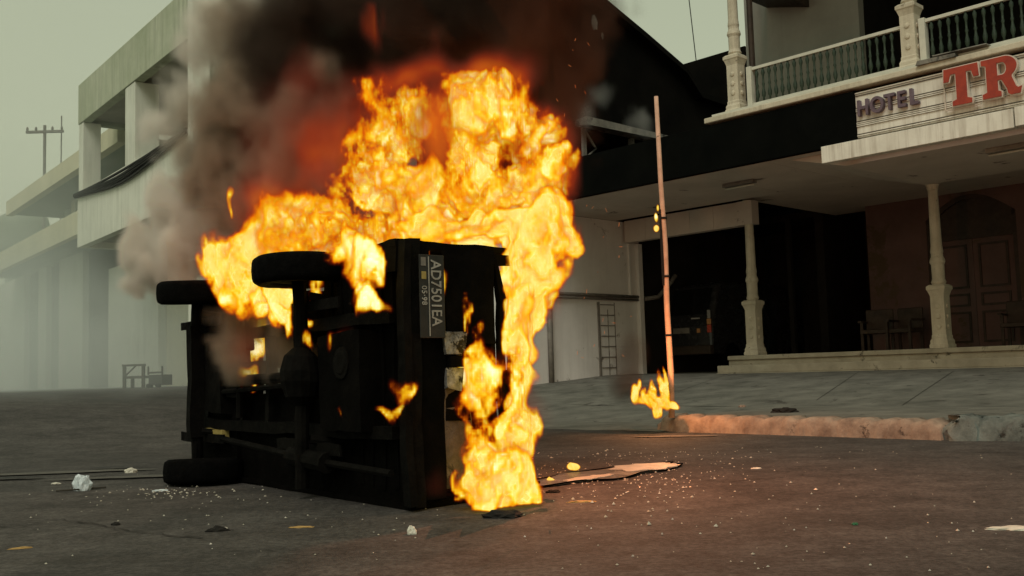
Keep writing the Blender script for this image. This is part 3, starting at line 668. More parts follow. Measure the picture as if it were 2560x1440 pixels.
# axles and wheels
for x, nm in ((-1.04, 'rear_axle'), (-2.89, 'front_axle')):
    ax = MB().tube([(x, -.08, .06), (x, -.08, 1.36)], .042, 10)
    if x > -2: ax.lathe([(.04, -.17), (.10, -.12), (.13, -.03), (.13, .03), (.10, .12), (.04, .17)], 14, Matrix.Translation((x, -.08, .71)))
    else: ax.box(x - .05, x + .05, -.14, -.04, .3, 1.1)
    # leaf springs, shocks
    for z in (.30, 1.12):
        for i in range(4): ax.box(x - .45 + i * .07, x + .45 - i * .07, -.05 + i * .014, -.04 + i * .014 + .003, z - .03, z + .03)
        ax.tube([(x + .12, -.08, z + .05), (x + .2, .1, z + .02)], .025, 8)
    ax.build('axle', M['burnt2'], car)
def wheel(x, z, rz, tip=0, dy=0):
    Mx = Matrix.Translation((x, -.08 + dy, z)) @ Matrix.Rotation(tip, 4, 'Y') @ Matrix.Rotation(rz, 4, 'X')
    r_, w2 = .272, .082
    prof_ = [(.165, -w2 * .8), (.20, -w2 * 1.02), (.245, -w2 * 1.0), (r_ - .006, -w2 * .80), (r_, -w2 * .55), (r_ + .003, 0), (r_, w2 * .55), (r_ - .006, w2 * .80), (.245, w2), (.20, w2 * 1.02), (.165, w2 * .8)]
    ty = MB()
    n_ = 48; rings = []
    for (rr, zz) in prof_:
        rings.append(ty.verts([Mx @ Vector(((rr + (.004 if (k % 2 and rr > .26) else 0)) * math.cos(k * 2 * math.pi / n_), (rr + (.004 if (k % 2 and rr > .26) else 0)) * math.sin(k * 2 * math.pi / n_), zz)) for k in range(n_)]))
    for q, u in zip(rings, rings[1:] + rings[:1]):
        for k in range(n_): ty.bm.faces.new((q[k], q[(k + 1) % n_], u[(k + 1) % n_], u[k]))
    wo_ = ty.build('wheel', M['rubber'], car, smooth=True)
    MB().lathe([(.05, -.05), (.12, -.045), (.15, -.06), (.168, -.062), (.168, .062), (.15, .06), (.12, .0), (.05, .02)], 24, Mx).build('rim', M['burnt2'], wo_)
wheel(-.935, 1.335, 0, R(-1.5)); wheel(-2.6, 1.34, R(2), R(3)); wheel(-.94, .13, R(4), 0, .42); wheel(-2.34, .085, R(-3), R(-4), -.04)
# rear end
MB().box(-.0, .07, .015, .06, .03, 1.40).box(.0, .05, .06, .13, .02, 1.41).build('rear_bumper', M['burnt2'], car, bevel=.008)
MB().box(.0, .03, .13, .20, .05, 1.39).box(.0, .03, .20, .285, .05, 1.08).build('rear_valance', M['burnt'], car, bevel=.008)
tg = MB().box(.0, .035, .30, .62, .86, 1.38, j=.006).box(.0, .03, .29, .44, .45, .64, j=.004)
tg.build('tailgate', M['burnt'], car, bevel=.015)
MB().box(.0, .028, .285, .45, .10, .66, j=.006).build('tailgate_skin', M['bare'], car, bevel=.01)
# hatch window surround and roof edge rail
hw = MB().box(-.03, .02, .60, .63, .10, .86).box(-.06, -.02, .63, .88, 1.30, 1.36).box(-.06, -.02, .63, .88, .05, .12).box(-.10, -.05, .855, .885, .05, 1.36)
hw.box(-.04, .01, .62, .74, .55, .72, j=.01).build('hatch_frame', M['burnt'], car, bevel=.01)
MB().tube([(.0, .69, .42), (.01, .67, .86), (-.02, .72, 1.1), (-.02, .66, 1.33)], [.03, .025, .035, .02], 8).build('twisted_trim', M['burnt'], car, jitter=.004)
MB().box(.012, .06, .28, .39, .62, .73, j=.01).build('reversing_light', M['silver'], car, bevel=.01, jitter=.004)
tl = MB().box(.012, .06, .27, .40, .80, .93, j=.008).build('tail_light', M['silver'], car, bevel=.01, jitter=.004)
MB().box(.012, .065, .30, .385, .735, .795).build('lamp_housing', M['burnt'], tl)
# plate, reading downwards; x-right = -z, up = +y, facing +x
PLM = Matrix(((0, 0, 1, 0), (0, 1, 0, 0), (-1, 0, 0, 0), (0, 0, 0, 1)))
npz = 1.315
pt = MB().box(.072, .080, .105, .262, npz - .425, npz + .015).build('number_plate', M['plate'], car, bevel=.003)
text_mesh('plate_number', 'AD7501EA', .089, .0015, M['plate_text'], Matrix.Translation((.0825, .178, npz - .012)) @ PLM, pt, .86, .001, 1.0)
MB().box(.0805, .0835, .160, .165, npz - .415, npz + .005).build('plate_line', M['plate_text'], pt)
text_mesh('plate_date', '05·98', .044, .0015, M['plate_text'], Matrix.Translation((.0825, .118, npz - .15)) @ PLM, pt, .95, .0005, 1.1)
MB().box(.0805, .083, .115, .145, npz - .045, npz - .0).build('plate_sticker', M['pipe'], pt)
MB().box(.0805, .083, .118, .146, npz - .115, npz - .075).build('plate_sticker', M['yellow'], pt)
MB().prism([(-.30, .02), (.0, .0), (.0, .12), (-.30, .12)], 1.37, 1.41, 'xy').box(-.28, .0, .0, .04, 1.24, 1.37, j=.01).build('bumper_end', M['burnt'], car, bevel=.01)
# seized dull yellow plate on the nose underside
MB().box(-2.9, -2.55, -.02, .03, .30, .36).build('skid_plate', M['yellow'], car)
# door mirror stub, hanging trim at the nose
MB().box(-3.42, -3.34, .10, .2, 1.1, 1.25).box(-3.40, -3.33, .2, .32, .2, .35).build('bent_bumper', M['burnt'], car, bevel=.02, jitter=.01)
for z0 in (.14, .76):
    st = MB().box(-2.1, -1.6, .16, .30, z0, z0 + .5, j=.02).box(-1.66, -1.52, .22, .72, z0, z0 + .5, j=.03).build('seat', M['burnt'], car, bevel=.03)
MB().tube([(-.3, .91, .2), (-.25, .93, .8), (-.3, .91, 1.3)], .018, 8).build('roof_rail', M['burnt'], car)

from mathutils import noise as mnoise
for ch_ in car.children:
    if ch_.type == 'MESH' and ch_.name.split('.')[0] not in ('wheel', 'number_plate', 'drive_shaft', 'exhaust', 'brake_rod'):
        bm = bmesh.new(); bm.from_mesh(ch_.data)
        for _ in range(4):
            le = [e for e in bm.edges if e.calc_length() > .11]
            if not le or len(bm.faces) > 9000: break
            bmesh.ops.subdivide_edges(bm, edges=le, cuts=1, use_grid_fill=True)
        bmesh.ops.triangulate(bm, faces=[f for f in bm.faces if len(f.verts) > 4])
        for v_ in bm.verts:
            v_.co += mnoise.noise_vector(v_.co * 3.1) * .016 + mnoise.noise_vector(v_.co * 11) * .006
        bm.to_mesh(ch_.data); bm.free()
        for md_ in list(ch_.modifiers): ch_.modifiers.remove(md_)
for ch_ in car.children:
    if ch_.type == 'MESH' and not ch_.name.startswith('wheel'):
        for v_ in ch_.data.vertices:
            if v_.co.x < 0: v_.co.x *= .9

# ------------------------------------------------------------------ things lying on the road
G0 = Vector((0, 0, 0)); GN = Vector((0, 0, 1))
def gpt(px, py):
    p = on_plane(px, py, G0, GN)
    for _ in range(6): p = on_plane(px, py, Vector((0, 0, road_z(p.x, p.y, 0, 0))), GN)
    return p
def lump(name, px, py, sx_, sy, sz, mat, label, cat, seed=0, group=None, rot=0, flat=False, parts=None):
    p = gpt(px, py); rg = random.Random(seed); bm = bmesh.new(); bmesh.ops.create_icosphere(bm, subdivisions=3, radius=1)
    c_, s_ = math.cos(rot), math.sin(rot); ph_ = [rg.uniform(0, 6) for _ in range(6)]
    for v in bm.verts:
        n_ = v.co.copy(); k = 1 + .22 * math.sin(3 * n_.x + ph_[0]) * math.sin(4 * n_.y + ph_[1]) + .15 * math.sin(7 * n_.x + ph_[2]) * math.cos(6 * n_.z + ph_[3]) + .10 * math.sin(13 * n_.y + ph_[4]) + rg.uniform(-.05, .05)
        x, y, z = n_.x * sx_ * k, n_.y * sy * k, max(-.2, n_.z * k) * sz
        v.co = Vector((c_ * x - s_ * y, s_ * x + c_ * y, z + .2 * sz))
    me = bpy.data.meshes.new(name); bm.to_mesh(me); bm.free(); me.materials.append(mat)
    o_ = bpy.data.objects.new(name, me); COL.objects.link(o_); o_.location = p
    return tag(o_, label, cat, group)
lump('plastic_bag', 207, 1226, .055, .04, .085, M['plastic'], 'crumpled clear plastic bag standing on the road at left', 'plastic bag', 1)
tag(MB().tube([gpt(140, 1232) + Vector((0, 0, .012)), gpt(185, 1229) + Vector((0, 0, .012)), gpt(265, 1222) + Vector((0, 0, .01))], .006, 6).build('stick', M['wood']), 'thin straight stick lying under the plastic bag', 'stick')
lump('paper_scrap', 129, 1098, .05, .03, .03, M['paper'], 'small white paper scrap alone on the road, far left', 'paper', 2)
lump('paper_scrap', 326, 1182, .045, .03, .03, M['paper'], 'white paper scrap next to the dark drain hole', 'paper', 3)
lump('plastic_scrap', 545, 1328, .05, .022, .018, M['sootlump'], 'black plastic scrap with a white corner, front left of car', 'plastic scrap', 4, rot=.2)
lump('plastic_scrap', 560, 1325, .018, .012, .01, M['paper'], 'tiny white shred touching the black plastic scrap', 'plastic scrap', 5)
lump('fallen_leaf', 753, 1319, .062, .016, .006, M['leaf'], 'long dry yellow leaf on the road in front of the car underside', 'leaf', 6, rot=.05)
lump('cardboard_scrap', 1030, 1335, .022, .02, .028, M['paper'], 'small cream cardboard corner on the road in front of the car tail', 'cardboard', 7)
lump('stone_chip', 290, 1313, .02, .014, .012, M['sootlump'], 'dark chip on the road between plastic bag and black scrap', 'stone', 8)
lump('burnt_block', 1256, 1293, .095, .05, .028, M['sootlump'], 'flat charred lump at the foot of the flames', 'charred lump', 9, rot=-.02)
lump('tar_lump', 1383, 1232, .04, .02, .014, M['sootlump'], 'dark oval lump on the road in front of the smallest road flame', 'lump', 10)
lump('rag', 1452, 1256, .07, .012, .008, M['leaf'], 'narrow reddish strip lying right of the fire', 'strip', 11)
lump('rubble', 1855, 1015, .045, .03, .025, M['stone'], 'small reddish stone on the footpath behind the kerb', 'stone', 12).location = on_plane(1855, 1018, Vector((0, 0, .160)), GN)
lump('rag', 1960, 1030, .13, .07, .045, M['sootlump'], 'black crumpled rag on the footpath edge', 'rag', 13).location = on_plane(1962, 1031, Vector((0, 0, .160)), GN)
lump('paper_scrap', 2535, 1322, .10, .045, .008, M['paper'], 'large flat pale paper piece at the right edge', 'paper', 14)
lump('bottle_cap', 2137, 1312, .014, .012, .008, M['green'], 'tiny green bottle cap on the road at right', 'bottle cap', 15)
lump('paper_scrap', 1890, 1172, .035, .015, .008, M['paper'], 'thin white scrap on the road in front of the kerb', 'paper', 16)
lump('shard', 400, 1228, .05, .02, .01, M['plastic'], 'pale broken shard pile by the lower front wheel', 'shard', 17)
lump('shard', 140, 975 + 235, .03, .018, .01, M['paper'], 'pale shard left of the plastic bag', 'shard', 18)
lump('fallen_leaf', 50, 1372, .05, .012, .006, M['leaf'], 'dry leaf in the near left corner of the road', 'leaf', 19, rot=.3)
# scorched sheet with a raised dark rim
sc = gpt(1515, 1188)
sh = empty('metal_sheet', Matrix.Translation(sc) @ Matrix.Rotation(R(46), 4, 'Z'), 'long scorched sheet with dark rim lying right of the fire', 'sheet')
def ell(a, b_, n=40, wob=.05): return [(a * math.cos(k * 2 * math.pi / n) * (1 + wob * math.sin(k * .9)), b_ * math.sin(k * 2 * math.pi / n) * (1 + wob * math.cos(k * 1.1))) for k in range(n)]
pts_ = ell(.74, .23, 40, .16)
MB().prism(pts_, .008, .013, 'xy').build('panel', M['sheetmat'], sh)
MB().tube([(a, b_,   .013 + .004 * math.sin(a * 9)) for a, b_ in pts_ + pts_[:1]], .005, 6, False).build('rim', M['rubber'], sh)
MB().prism([(a * .36 + .42, b_ * .85) for a, b_ in pts_], .015, .021, 'xy').build('pale_flake', M['palemat'], sh)
MB().prism([(a * .30 - .30, b_ * .28 - .10) for a, b_ in pts_], .015, .020, 'xy').build('pale_flake', M['palemat'], sh)
for k, P_ in enumerate((((2030, 1120), (2200, 1123), (2390, 1133), (2560, 1131)), ((1710, 1190), (1800, 1207), (2010, 1190), (2200, 1215)), ((0, 1320), (160, 1300), (330, 1330), (520, 1350)))):
    Q_ = []
    for a, b_ in zip(P_, P_[1:]):
        for i in range(14): Q_.append(gpt(a[0] + (b_[0] - a[0]) * i / 14, a[1] + (b_[1] - a[1]) * i / 14))
    rq = random.Random(50 + k); jb = bmesh.new(); prev = None
    for q in Q_:
        wd = rq.uniform(.002, .009); c_ = q + Vector((rq.uniform(-.01, .01), rq.uniform(-.025, .025), .006)); pr_ = [jb.verts.new(c_ + Vector((0, -wd, 0))), jb.verts.new(c_ + Vector((0, wd, 0)))]
        if prev: jb.faces.new((prev[0], prev[1], pr_[1], pr_[0]))
        prev = pr_
    me = bpy.data.meshes.new('road_crack'); jb.to_mesh(me); jb.free(); me.materials.append(M['soot']); jo = bpy.data.objects.new('road_crack', me); COL.objects.link(jo); tag(jo, kind='structure')
# glass crumbs: uncountable, one object
rg = random.Random(21); cb = bmesh.new()
def crumb(px, py, s_):
    p = gpt(px, py); a = rg.uniform(0, 6.28)
    vs = [cb.verts.new(p + Vector((math.cos(a + q) * s_ * rg.uniform(.6, 1.2), math.sin(a + q) * s_ * rg.uniform(.6, 1.2), .004))) for q in (0, 1.6, 3.1, 4.7)]
    tp = cb.verts.new(p + Vector((0, 0, s_ * rg.uniform(.5, 1.0) + .004)))
    for k in range(4): cb.faces.new((vs[k], vs[(k + 1) % 4], tp))
for _ in range(260): crumb(rg.gauss(1560, 170), 1130 + abs(rg.gauss(0, 75)), rg.uniform(.003, .009))
for _ in range(60): crumb(rg.gauss(1600, 190), 1120 + abs(rg.gauss(0, 90)), rg.uniform(.007, .015))
for _ in range(60): crumb(rg.uniform(1350, 2550), rg.uniform(1110, 1430), rg.uniform(.004, .009))
for _ in range(110): crumb(rg.uniform(1340, 1720), rg.gauss(1195, 22), rg.uniform(.004, .011))
for _ in range(90): crumb(rg.uniform(60, 1100), rg.gauss(1265, 30) if rg.random() < .7 else rg.uniform(1220, 1420), rg.uniform(.003, .008))
for _ in range(90): crumb(rg.gauss(440, 90), rg.gauss(1232, 9), rg.uniform(.004, .011))
for _ in range(90): crumb(rg.uniform(1300, 2550), rg.uniform(1110, 1430), rg.uniform(.002, .006))
me = bpy.data.meshes.new('glass_crumbs'); cb.to_mesh(me); cb.free(); me.materials.append(M['crumb'])
gc = bpy.data.objects.new('glass_crumbs', me); COL.objects.link(gc); tag(gc, 'scattered pale glass crumbs over the road', None, None, 'stuff')

# ------------------------------------------------------------------ NUMPY NOISE AND VOLUME GRIDS
_rs = np.random.RandomState(11); LAT = [_rs.rand(32, 32, 32).astype(np.float32) for _ in range(4)]
def vnoise(x, y, z, k=0):
    L = LAT[k % 4]
    xi, yi, zi = np.floor(x), np.floor(y), np.floor(z); fx_, fy_, fz_ = x - xi, y - yi, z - zi
    fx_ = fx_ * fx_ * (3 - 2 * fx_); fy_ = fy_ * fy_ * (3 - 2 * fy_); fz_ = fz_ * fz_ * (3 - 2 * fz_)
    a, b_, c_ = xi.astype(np.int32) & 31, yi.astype(np.int32) & 31, zi.astype(np.int32) & 31
    a1, b1, c1 = (a + 1) & 31, (b_ + 1) & 31, (c_ + 1) & 31
    def lx(bb, cc): q = L[a, bb, cc]; return q + (L[a1, bb, cc] - q) * fx_
    y0 = lx(b_, c_); y0 = y0 + (lx(b1, c_) - y0) * fy_; y1 = lx(b_, c1); y1 = y1 + (lx(b1, c1) - y1) * fy_
    return y0 + (y1 - y0) * fz_
def fbm(x, y, z, oct=4, k=0, gain=.55):
    s_ = 0; a = 1; t_ = 0
    for o in range(oct):
        s_ = s_ + a * vnoise(x * 2 ** o + 7.3 * o, y * 2 ** o + 3.1 * o, z * 2 ** o + 5.7 * o, k + o); t_ += a; a *= gain
    return s_ / t_
def field(mn, mx, h, blobs, carves, warp, nscale, namp, zs=.65, ystretch=.5, sharp=2.2, seed=0, billow=0.0, octv=5, base=.5, fire=False, hots=(), level=.80, cuts=()):
    """heat/density field on a grid: ellipsoid puffs joined, bent by turbulence and broken up by noise"""
    n = [int(round((mx[i] - mn[i]) / h)) + 1 for i in range(3)]
    ax = [np.linspace(mn[i], mn[i] + h * (n[i] - 1), n[i], dtype=np.float32) for i in range(3)]
    Z, Yv, X = np.meshgrid(ax[2], ax[1], ax[0], indexing='ij')
    X, Yv, Z = X.ravel(), Yv.ravel(), Z.ravel()
    pad = sum(warp) + .05
    act = np.zeros(X.shape, bool)
    for b_ in blobs:
        (cx, cy, cz), (rx, ry, rz) = b_[0], b_[1]
        act |= (np.abs(X - cx) < rx + pad) & (np.abs(Yv - cy) < ry + pad) & (np.abs(Z - cz) < rz + pad)
    idx = np.nonzero(act)[0]; x, y, z = X[idx], Yv[idx], Z[idx]
    s1 = seed * 13.7
    wx = x.copy(); wy = y.copy(); wz = z.copy()
    for a, sc_ in zip(warp, (1.7, 4.5, 11.0)):
        wx += a * 2 * (vnoise(x * sc_ + s1, y * sc_ + 3, z * sc_ * zs, 0) - .5)
        wy += a * 1.2 * (vnoise(x * sc_ + 9, y * sc_ + s1, z * sc_ * zs, 1) - .5)
        wz += a * 2.4 * (vnoise(x * sc_ + 5, y * sc_ + 1, z * sc_ * zs + s1, 2) - .5)
    inv = np.ones_like(x)
    for b_ in blobs:
        (cx, cy, cz), (rx, ry, rz), amp = b_[:3]; k_ = b_[3] if len(b_) > 3 else sharp
        q = np.sqrt(((wx - cx) / rx) ** 2 + ((wy - cy) / ry) ** 2 + ((wz - cz) / rz) ** 2)
        inv *= 1 - amp * np.clip(k_ * (1 - q), 0, 1)
    H = 1 - inv
    for (cx, cy, cz), (rx, ry, rz), amp in carves:
        q = np.sqrt(((wx - cx) / rx) ** 2 + ((wy - cy) / ry) ** 2 + ((wz - cz) / rz) ** 2)
        H *= 1 - amp * np.clip(1.8 * (1 - q), 0, 1)
    N = fbm(wx * nscale + s1, wy * nscale * ystretch, wz * nscale * zs, octv, 1)
    if billow: N = N * (1 - billow) + billow * (1 - np.abs(2 * fbm(wx * nscale * .8, wy * nscale * ystretch * .8, wz * nscale * .8 + s1, 4, 2) - 1) * 2.2)
    if fire:
        # broad dark and bright patches, then fine rising filaments
        f1 = fbm(wx * 9 + s1, wy * 7, wz * 4.4, 4, 3, .7); f2 = fbm(x * 26 + wx * 8, y * 20 + s1, z * 13 + wz * 6, 3, 0, .75)
        N = .42 * (.5 + 1.25 * (N - .5)) + .34 * (.5 + 1.7 * (f1 - .5)) + .28 * (.5 + 1.9 * (f2 - .5)) - .03
        E_ = H * level * (1 + namp * (N - base) * 2)
        for (cx, cy, cz), (rx, ry, rz), amp in hots:
            q = np.sqrt(((wx - cx) / rx) ** 2 + ((wy - cy) / ry) ** 2 + ((wz - cz) / rz) ** 2); E_ += amp * np.clip(1.5 * (1 - q), 0, 1) * H
        for (cx, cy, cz), (rx, ry, rz), amp in cuts:
            q = np.sqrt(((x - cx) / rx) ** 2 + ((y - cy) / ry) ** 2 + ((z - cz) / rz) ** 2); E_ *= 1 - amp * np.clip(3 * (1 - q), 0, 1)
        H = np.clip(E_, 0, 1) * np.clip(H * 8, 0, 1)
    else: H = np.clip(H * (1 + namp * (N - base) * 2), 0, 1) * np.clip(H * 8, 0, 1)
    out = np.zeros(X.shape, np.float32); out[idx] = H
    return n, out
def volume_object(name, mn, h, n, arr, vmat, base, cmat=None, thr=.7, fog='flame_fog'):
    """smoke: one object whose points carry the grid and whose geometry nodes fill it as fog.
    flames: the hot core is a real mesh (the thing itself), the fog round it is its child"""
    def nodes(geo):
        ng = bpy.data.node_groups.new(name, 'GeometryNodeTree'); N = ng.nodes; L = ng.links
        ng.interface.new_socket('Geometry', in_out='INPUT', socket_type='NodeSocketGeometry'); ng.interface.new_socket('Geometry', in_out='OUTPUT', socket_type='NodeSocketGeometry')
        gi, go = N.new('NodeGroupInput'), N.new('NodeGroupOutput'); vc = N.new('GeometryNodeVolumeCube')
        lo = Vector(mn) - Vector(base); hi_ = lo + Vector([h * (k - 1) for k in n])
        vc.inputs['Min'].default_value = lo; vc.inputs['Max'].default_value = hi_
        for a, k in zip('XYZ', n): vc.inputs['Resolution ' + a].default_value = k
        pos = N.new('GeometryNodeInputPosition'); sb = N.new('ShaderNodeVectorMath'); sb.operation = 'SUBTRACT'; L.new(pos.outputs[0], sb.inputs[0]); sb.inputs[1].default_value = lo
        dv = N.new('ShaderNodeVectorMath'); dv.operation = 'SCALE'; L.new(sb.outputs[0], dv.inputs[0]); dv.inputs['Scale'].default_value = 1 / h
        sp = N.new('ShaderNodeSeparateXYZ'); L.new(dv.outputs[0], sp.inputs[0]); rd = []
        for k in range(3):
            q = N.new('ShaderNodeMath'); q.operation = 'ROUND'; L.new(sp.outputs[k], q.inputs[0]); rd.append(q.outputs[0])
        m1 = N.new('ShaderNodeMath'); m1.operation = 'MULTIPLY_ADD'; L.new(rd[2], m1.inputs[0]); m1.inputs[1].default_value = n[1]; L.new(rd[1], m1.inputs[2])
        m2 = N.new('ShaderNodeMath'); m2.operation = 'MULTIPLY_ADD'; L.new(m1.outputs[0], m2.inputs[0]); m2.inputs[1].default_value = n[0]; L.new(rd[0], m2.inputs[2])
        si = N.new('GeometryNodeSampleIndex'); si.data_type = 'FLOAT'; si.domain = 'POINT'; si.clamp = True
        na = N.new('GeometryNodeInputNamedAttribute'); na.data_type = 'FLOAT'; na.inputs['Name'].default_value = 'heat'
        L.new(gi.outputs[0], si.inputs['Geometry']); L.new(na.outputs['Attribute'], si.inputs['Value']); L.new(m2.outputs[0], si.inputs['Index'])
        L.new(si.outputs[0], vc.inputs['Density']); out_ = vc.outputs[0]
        if geo:
            vm = N.new('GeometryNodeVolumeToMesh'); vm.inputs['Threshold'].default_value = thr; L.new(out_, vm.inputs['Volume']); out_ = vm.outputs[0]
        else:
            s1 = N.new('GeometryNodeSetMaterial'); s1.inputs['Material'].default_value = vmat; L.new(out_, s1.inputs[0]); out_ = s1.outputs[0]
        L.new(out_, go.inputs[0]); return ng
    me = bpy.data.meshes.new(name); me.vertices.add(len(arr)); at_ = me.attributes.new('heat', 'FLOAT', 'POINT'); at_.data.foreach_set('value', arr)
    me.materials.append(vmat)
    ob = bpy.data.objects.new(fog if cmat else name, me); COL.objects.link(ob)
    md = ob.modifiers.new('volume', 'NODES')
    if not cmat:
        md.node_group = nodes(False); ob.location = base; return ob
    md.node_group = nodes(True); bpy.context.view_layer.update()
    cm = bpy.data.meshes.new_from_object(ob.evaluated_get(bpy.context.evaluated_depsgraph_get()))
    cm.name = name; cm.materials.clear(); cm.materials.append(cmat)
    # islands: the largest is the thing, other sizeable ones are its child flames, crumbs go
    bm = bmesh.new(); bm.from_mesh(cm); seen = set(); isl = []
    for v0 in bm.verts:
        if v0.index in seen: continue
        st = [v0]; seen.add(v0.index); grp = []
        while st:
            q = st.pop(); grp.append(q.index)
            for e in q.link_edges:
                r_ = e.other_vert(q)
                if r_.index not in seen: seen.add(r_.index); st.append(r_)
        isl.append(grp)
    isl.sort(key=len, reverse=True); meshes = []
    for g_ in isl[:6]:
        if meshes and len(g_) < 250: break
        b2 = bm.copy(); keep = set(g_); b2.verts.ensure_lookup_table()
        bmesh.ops.delete(b2, geom=[v for v in b2.verts if v.index not in keep], context='VERTS')
        m2 = bpy.data.meshes.new(name); b2.to_mesh(m2); b2.free(); m2.materials.append(cmat)
        for p in m2.polygons: p.use_smooth = True
        meshes.append(m2)
    bm.free()
    th = bpy.data.objects.new(name, meshes[0]); COL.objects.link(th); th.location = base
    for m2 in meshes[1:]:
        c2 = bpy.data.objects.new('flame', m2); COL.objects.link(c2); c2.parent = th
    md.node_group = nodes(False); ob.parent = th; ob['kind'] = 'stuff'; return th
def vmat_fire(name, sigma, stops, emit=1.0):
    m, t, b, o = newmat(name); t.nodes.remove(b)
    at_ = t.nodes.new('ShaderNodeAttribute'); at_.attribute_name = 'density'; hf = at_.outputs['Fac']
    sg = ramp(t, hf, [(.0, 0.), (.07, .0), (.28, .09), (.42, .30), (.60, .65), (.8, 1.)])
    ms = t.nodes.new('ShaderNodeMath'); ms.operation = 'MULTIPLY'; t.links.new(sg, ms.inputs[0]); ms.inputs[1].default_value = sigma
    ab = t.nodes.new('ShaderNodeVolumeAbsorption'); ab.inputs['Color'].default_value = (0, 0, 0, 1); sa = ramp(t, hf, [(.0, 0.), (.22, .03), (.40, .2), (.56, .6), (.8, 1.)])
    mq = t.nodes.new('ShaderNodeMath'); mq.operation = 'MULTIPLY'; t.links.new(sa, mq.inputs[0]); mq.inputs[1].default_value = sigma; t.links.new(mq.outputs[0], ab.inputs['Density'])
    em = t.nodes.new('ShaderNodeEmission'); t.links.new(ramp(t, hf, stops), em.inputs['Color'])
    me_ = t.nodes.new('ShaderNodeMath'); me_.operation = 'MULTIPLY'; t.links.new(ms.outputs[0], me_.inputs[0]); me_.inputs[1].default_value = emit; t.links.new(me_.outputs[0], em.inputs['Strength'])
    ad = t.nodes.new('ShaderNodeAddShader'); t.links.new(ab.outputs[0], ad.inputs[0]); t.links.new(em.outputs[0], ad.inputs[1]); t.links.new(ad.outputs[0], o.inputs['Volume'])
    return m
def vmat_smoke(name, sigma, color, aniso=.0):
    m, t, b, o = newmat(name); t.nodes.remove(b)
    at_ = t.nodes.new('ShaderNodeAttribute'); at_.attribute_name = 'density'
    ms = t.nodes.new('ShaderNodeMath'); ms.operation = 'MULTIPLY'; t.links.new(at_.outputs['Fac'], ms.inputs[0]); ms.inputs[1].default_value = sigma
    pv = t.nodes.new('ShaderNodeVolumePrincipled'); pv.inputs['Color'].default_value = (*color, 1); pv.inputs['Density Attribute'].default_value = ''
    pv.inputs['Anisotropy'].default_value = aniso; t.links.new(ms.outputs[0], pv.inputs['Density']); t.links.new(pv.outputs[0], o.inputs['Volume'])
    return m
FIRE = [(0., (.0, .0, .0)), (.12, (.04, .004, .001)), (.26, (.22, .014, .001)), (.38, (.60, .09, .001)), (.50, (.82, .30, .002)), (.62, (.95, .56, .008)), (.74, (1.0, .76, .06)), (.87, (1.1, .98, .28)), (1., (1.5, 1.45, .95))]
def B(px, py, Y, rpx, rpy, ry, amp, k=None):
    c_ = atY(px, py, Y); s_ = Y / FPX; r_ = ((c_.x, c_.y, c_.z), (rpx * s_, ry, rpy * s_), amp)
    return r_ + (k,) if k else r_
exec_fire = True
vf = vmat_fire('flame_fog', 55.0, FIRE, 1.25)
core = glow('flame_core', [(.25, (1.0, .42, .03)), (.42, (1.05, .66, .10)), (.56, (1.15, .90, .30)), (.72, (1.3, 1.15, .65))], 5, 1.15)
core.cycles.emission_sampling = 'NONE'
# main fireball over the car, licks round the tail
blobs = [
    # left column, dome on the right, golden middle
    B(1150, 400, 6.3, 300, 240, .20, .42, 3), B(800, 570, 6.5, 230, 110, .3, .45, 2), B(1250, 330, 6.1, 200, 190, .28, .35, 3), B(1330, 700, 5.8, 110, 180, .2, .4, 2), B(1235, 1040, 5.42, 90, 240, .14, .5, 2), B(1215, 1190, 5.25, 125, 120, .2, .4, 2),
    B(960, 330, 6.2, 112, 145, .40, .92, 1.4), B(945, 470, 6.2, 112, 138, .40, .95, 1.6), B(1030, 260, 6.3, 100, 65, .4, .7, 1.4), B(1010, 560, 6.2, 120, 70, .4, .75, 2),
    B(1150, 225, 6.0, 75, 70, .32, .9, 1.6), B(1225, 215, 6.0, 92, 74, .34, .95, 1.7), B(1305, 275, 5.95, 88, 76, .34, .95, 1.9), B(1370, 345, 5.9, 72, 86, .34, .92, 2.0), B(1400, 440, 5.9, 60, 98, .32, .9, 2.2),
    B(1180, 400, 6.0, 62, 105, .34, .95, 2.2), B(1290, 430, 6.0, 140, 140, .4, .62, 2), B(1080, 500, 6.1, 150, 85, .42, .70, 2), B(1230, 520, 6.0, 130, 60, .4, .8, 2),
    B(1340, 600, 5.85, 118, 125, .40, .98, 3), B(1215, 590, 5.9, 200, 55, .4, .97), B(1320, 710, 5.8, 90, 90, .32, .97, 3), B(1295, 800, 5.7, 58, 80, .25, .95, 2.6),
    B(1010, 600, 6.0, 240, 50, .3, .9), B(760, 590, 6.4, 150, 105, .40, .9, 1.5), B(680, 620, 6.6, 100, 105, .35, .9, 1.3), B(605, 665, 6.8, 58, 70, .25, .8, 1.1), B(860, 580, 6.3, 120, 70, .4, .8, 2),
    # at the tail and on the road
    B(1192, 910, 5.42, 36, 85, .12, .95, 2), B(1278, 930, 5.5, 48, 170, .18, .98, 2.6), B(1288, 1060, 5.45, 48, 160, .18, .97, 2.4), B(1250, 1120, 5.35, 70, 90, .16, .9, 2), B(1190, 1050, 5.38, 42, 130, .12, .9, 1.8), B(1250, 830, 5.55, 22, 110, .12, .85),
    B(1225, 1180, 5.22, 105, 90, .2, .92, 2.2), B(1215, 1240, 5.18, 105, 50, .2, .97, 2.6), B(1280, 1215, 5.2, 55, 75, .16, .9, 2.2), B(1135, 1185, 5.15, 26, 50, .08, .6, 1.8), B(1105, 1215, 5.12, 16, 22, .05, .6, 1.8),
    B(1150, 780, 5.42, 9, 75, .05, .8, 3), B(1180, 815, 5.42, 14, 22, .05, .7), B(590, 505, 6.8, 9, 45, .05, .42, 1.4),
]
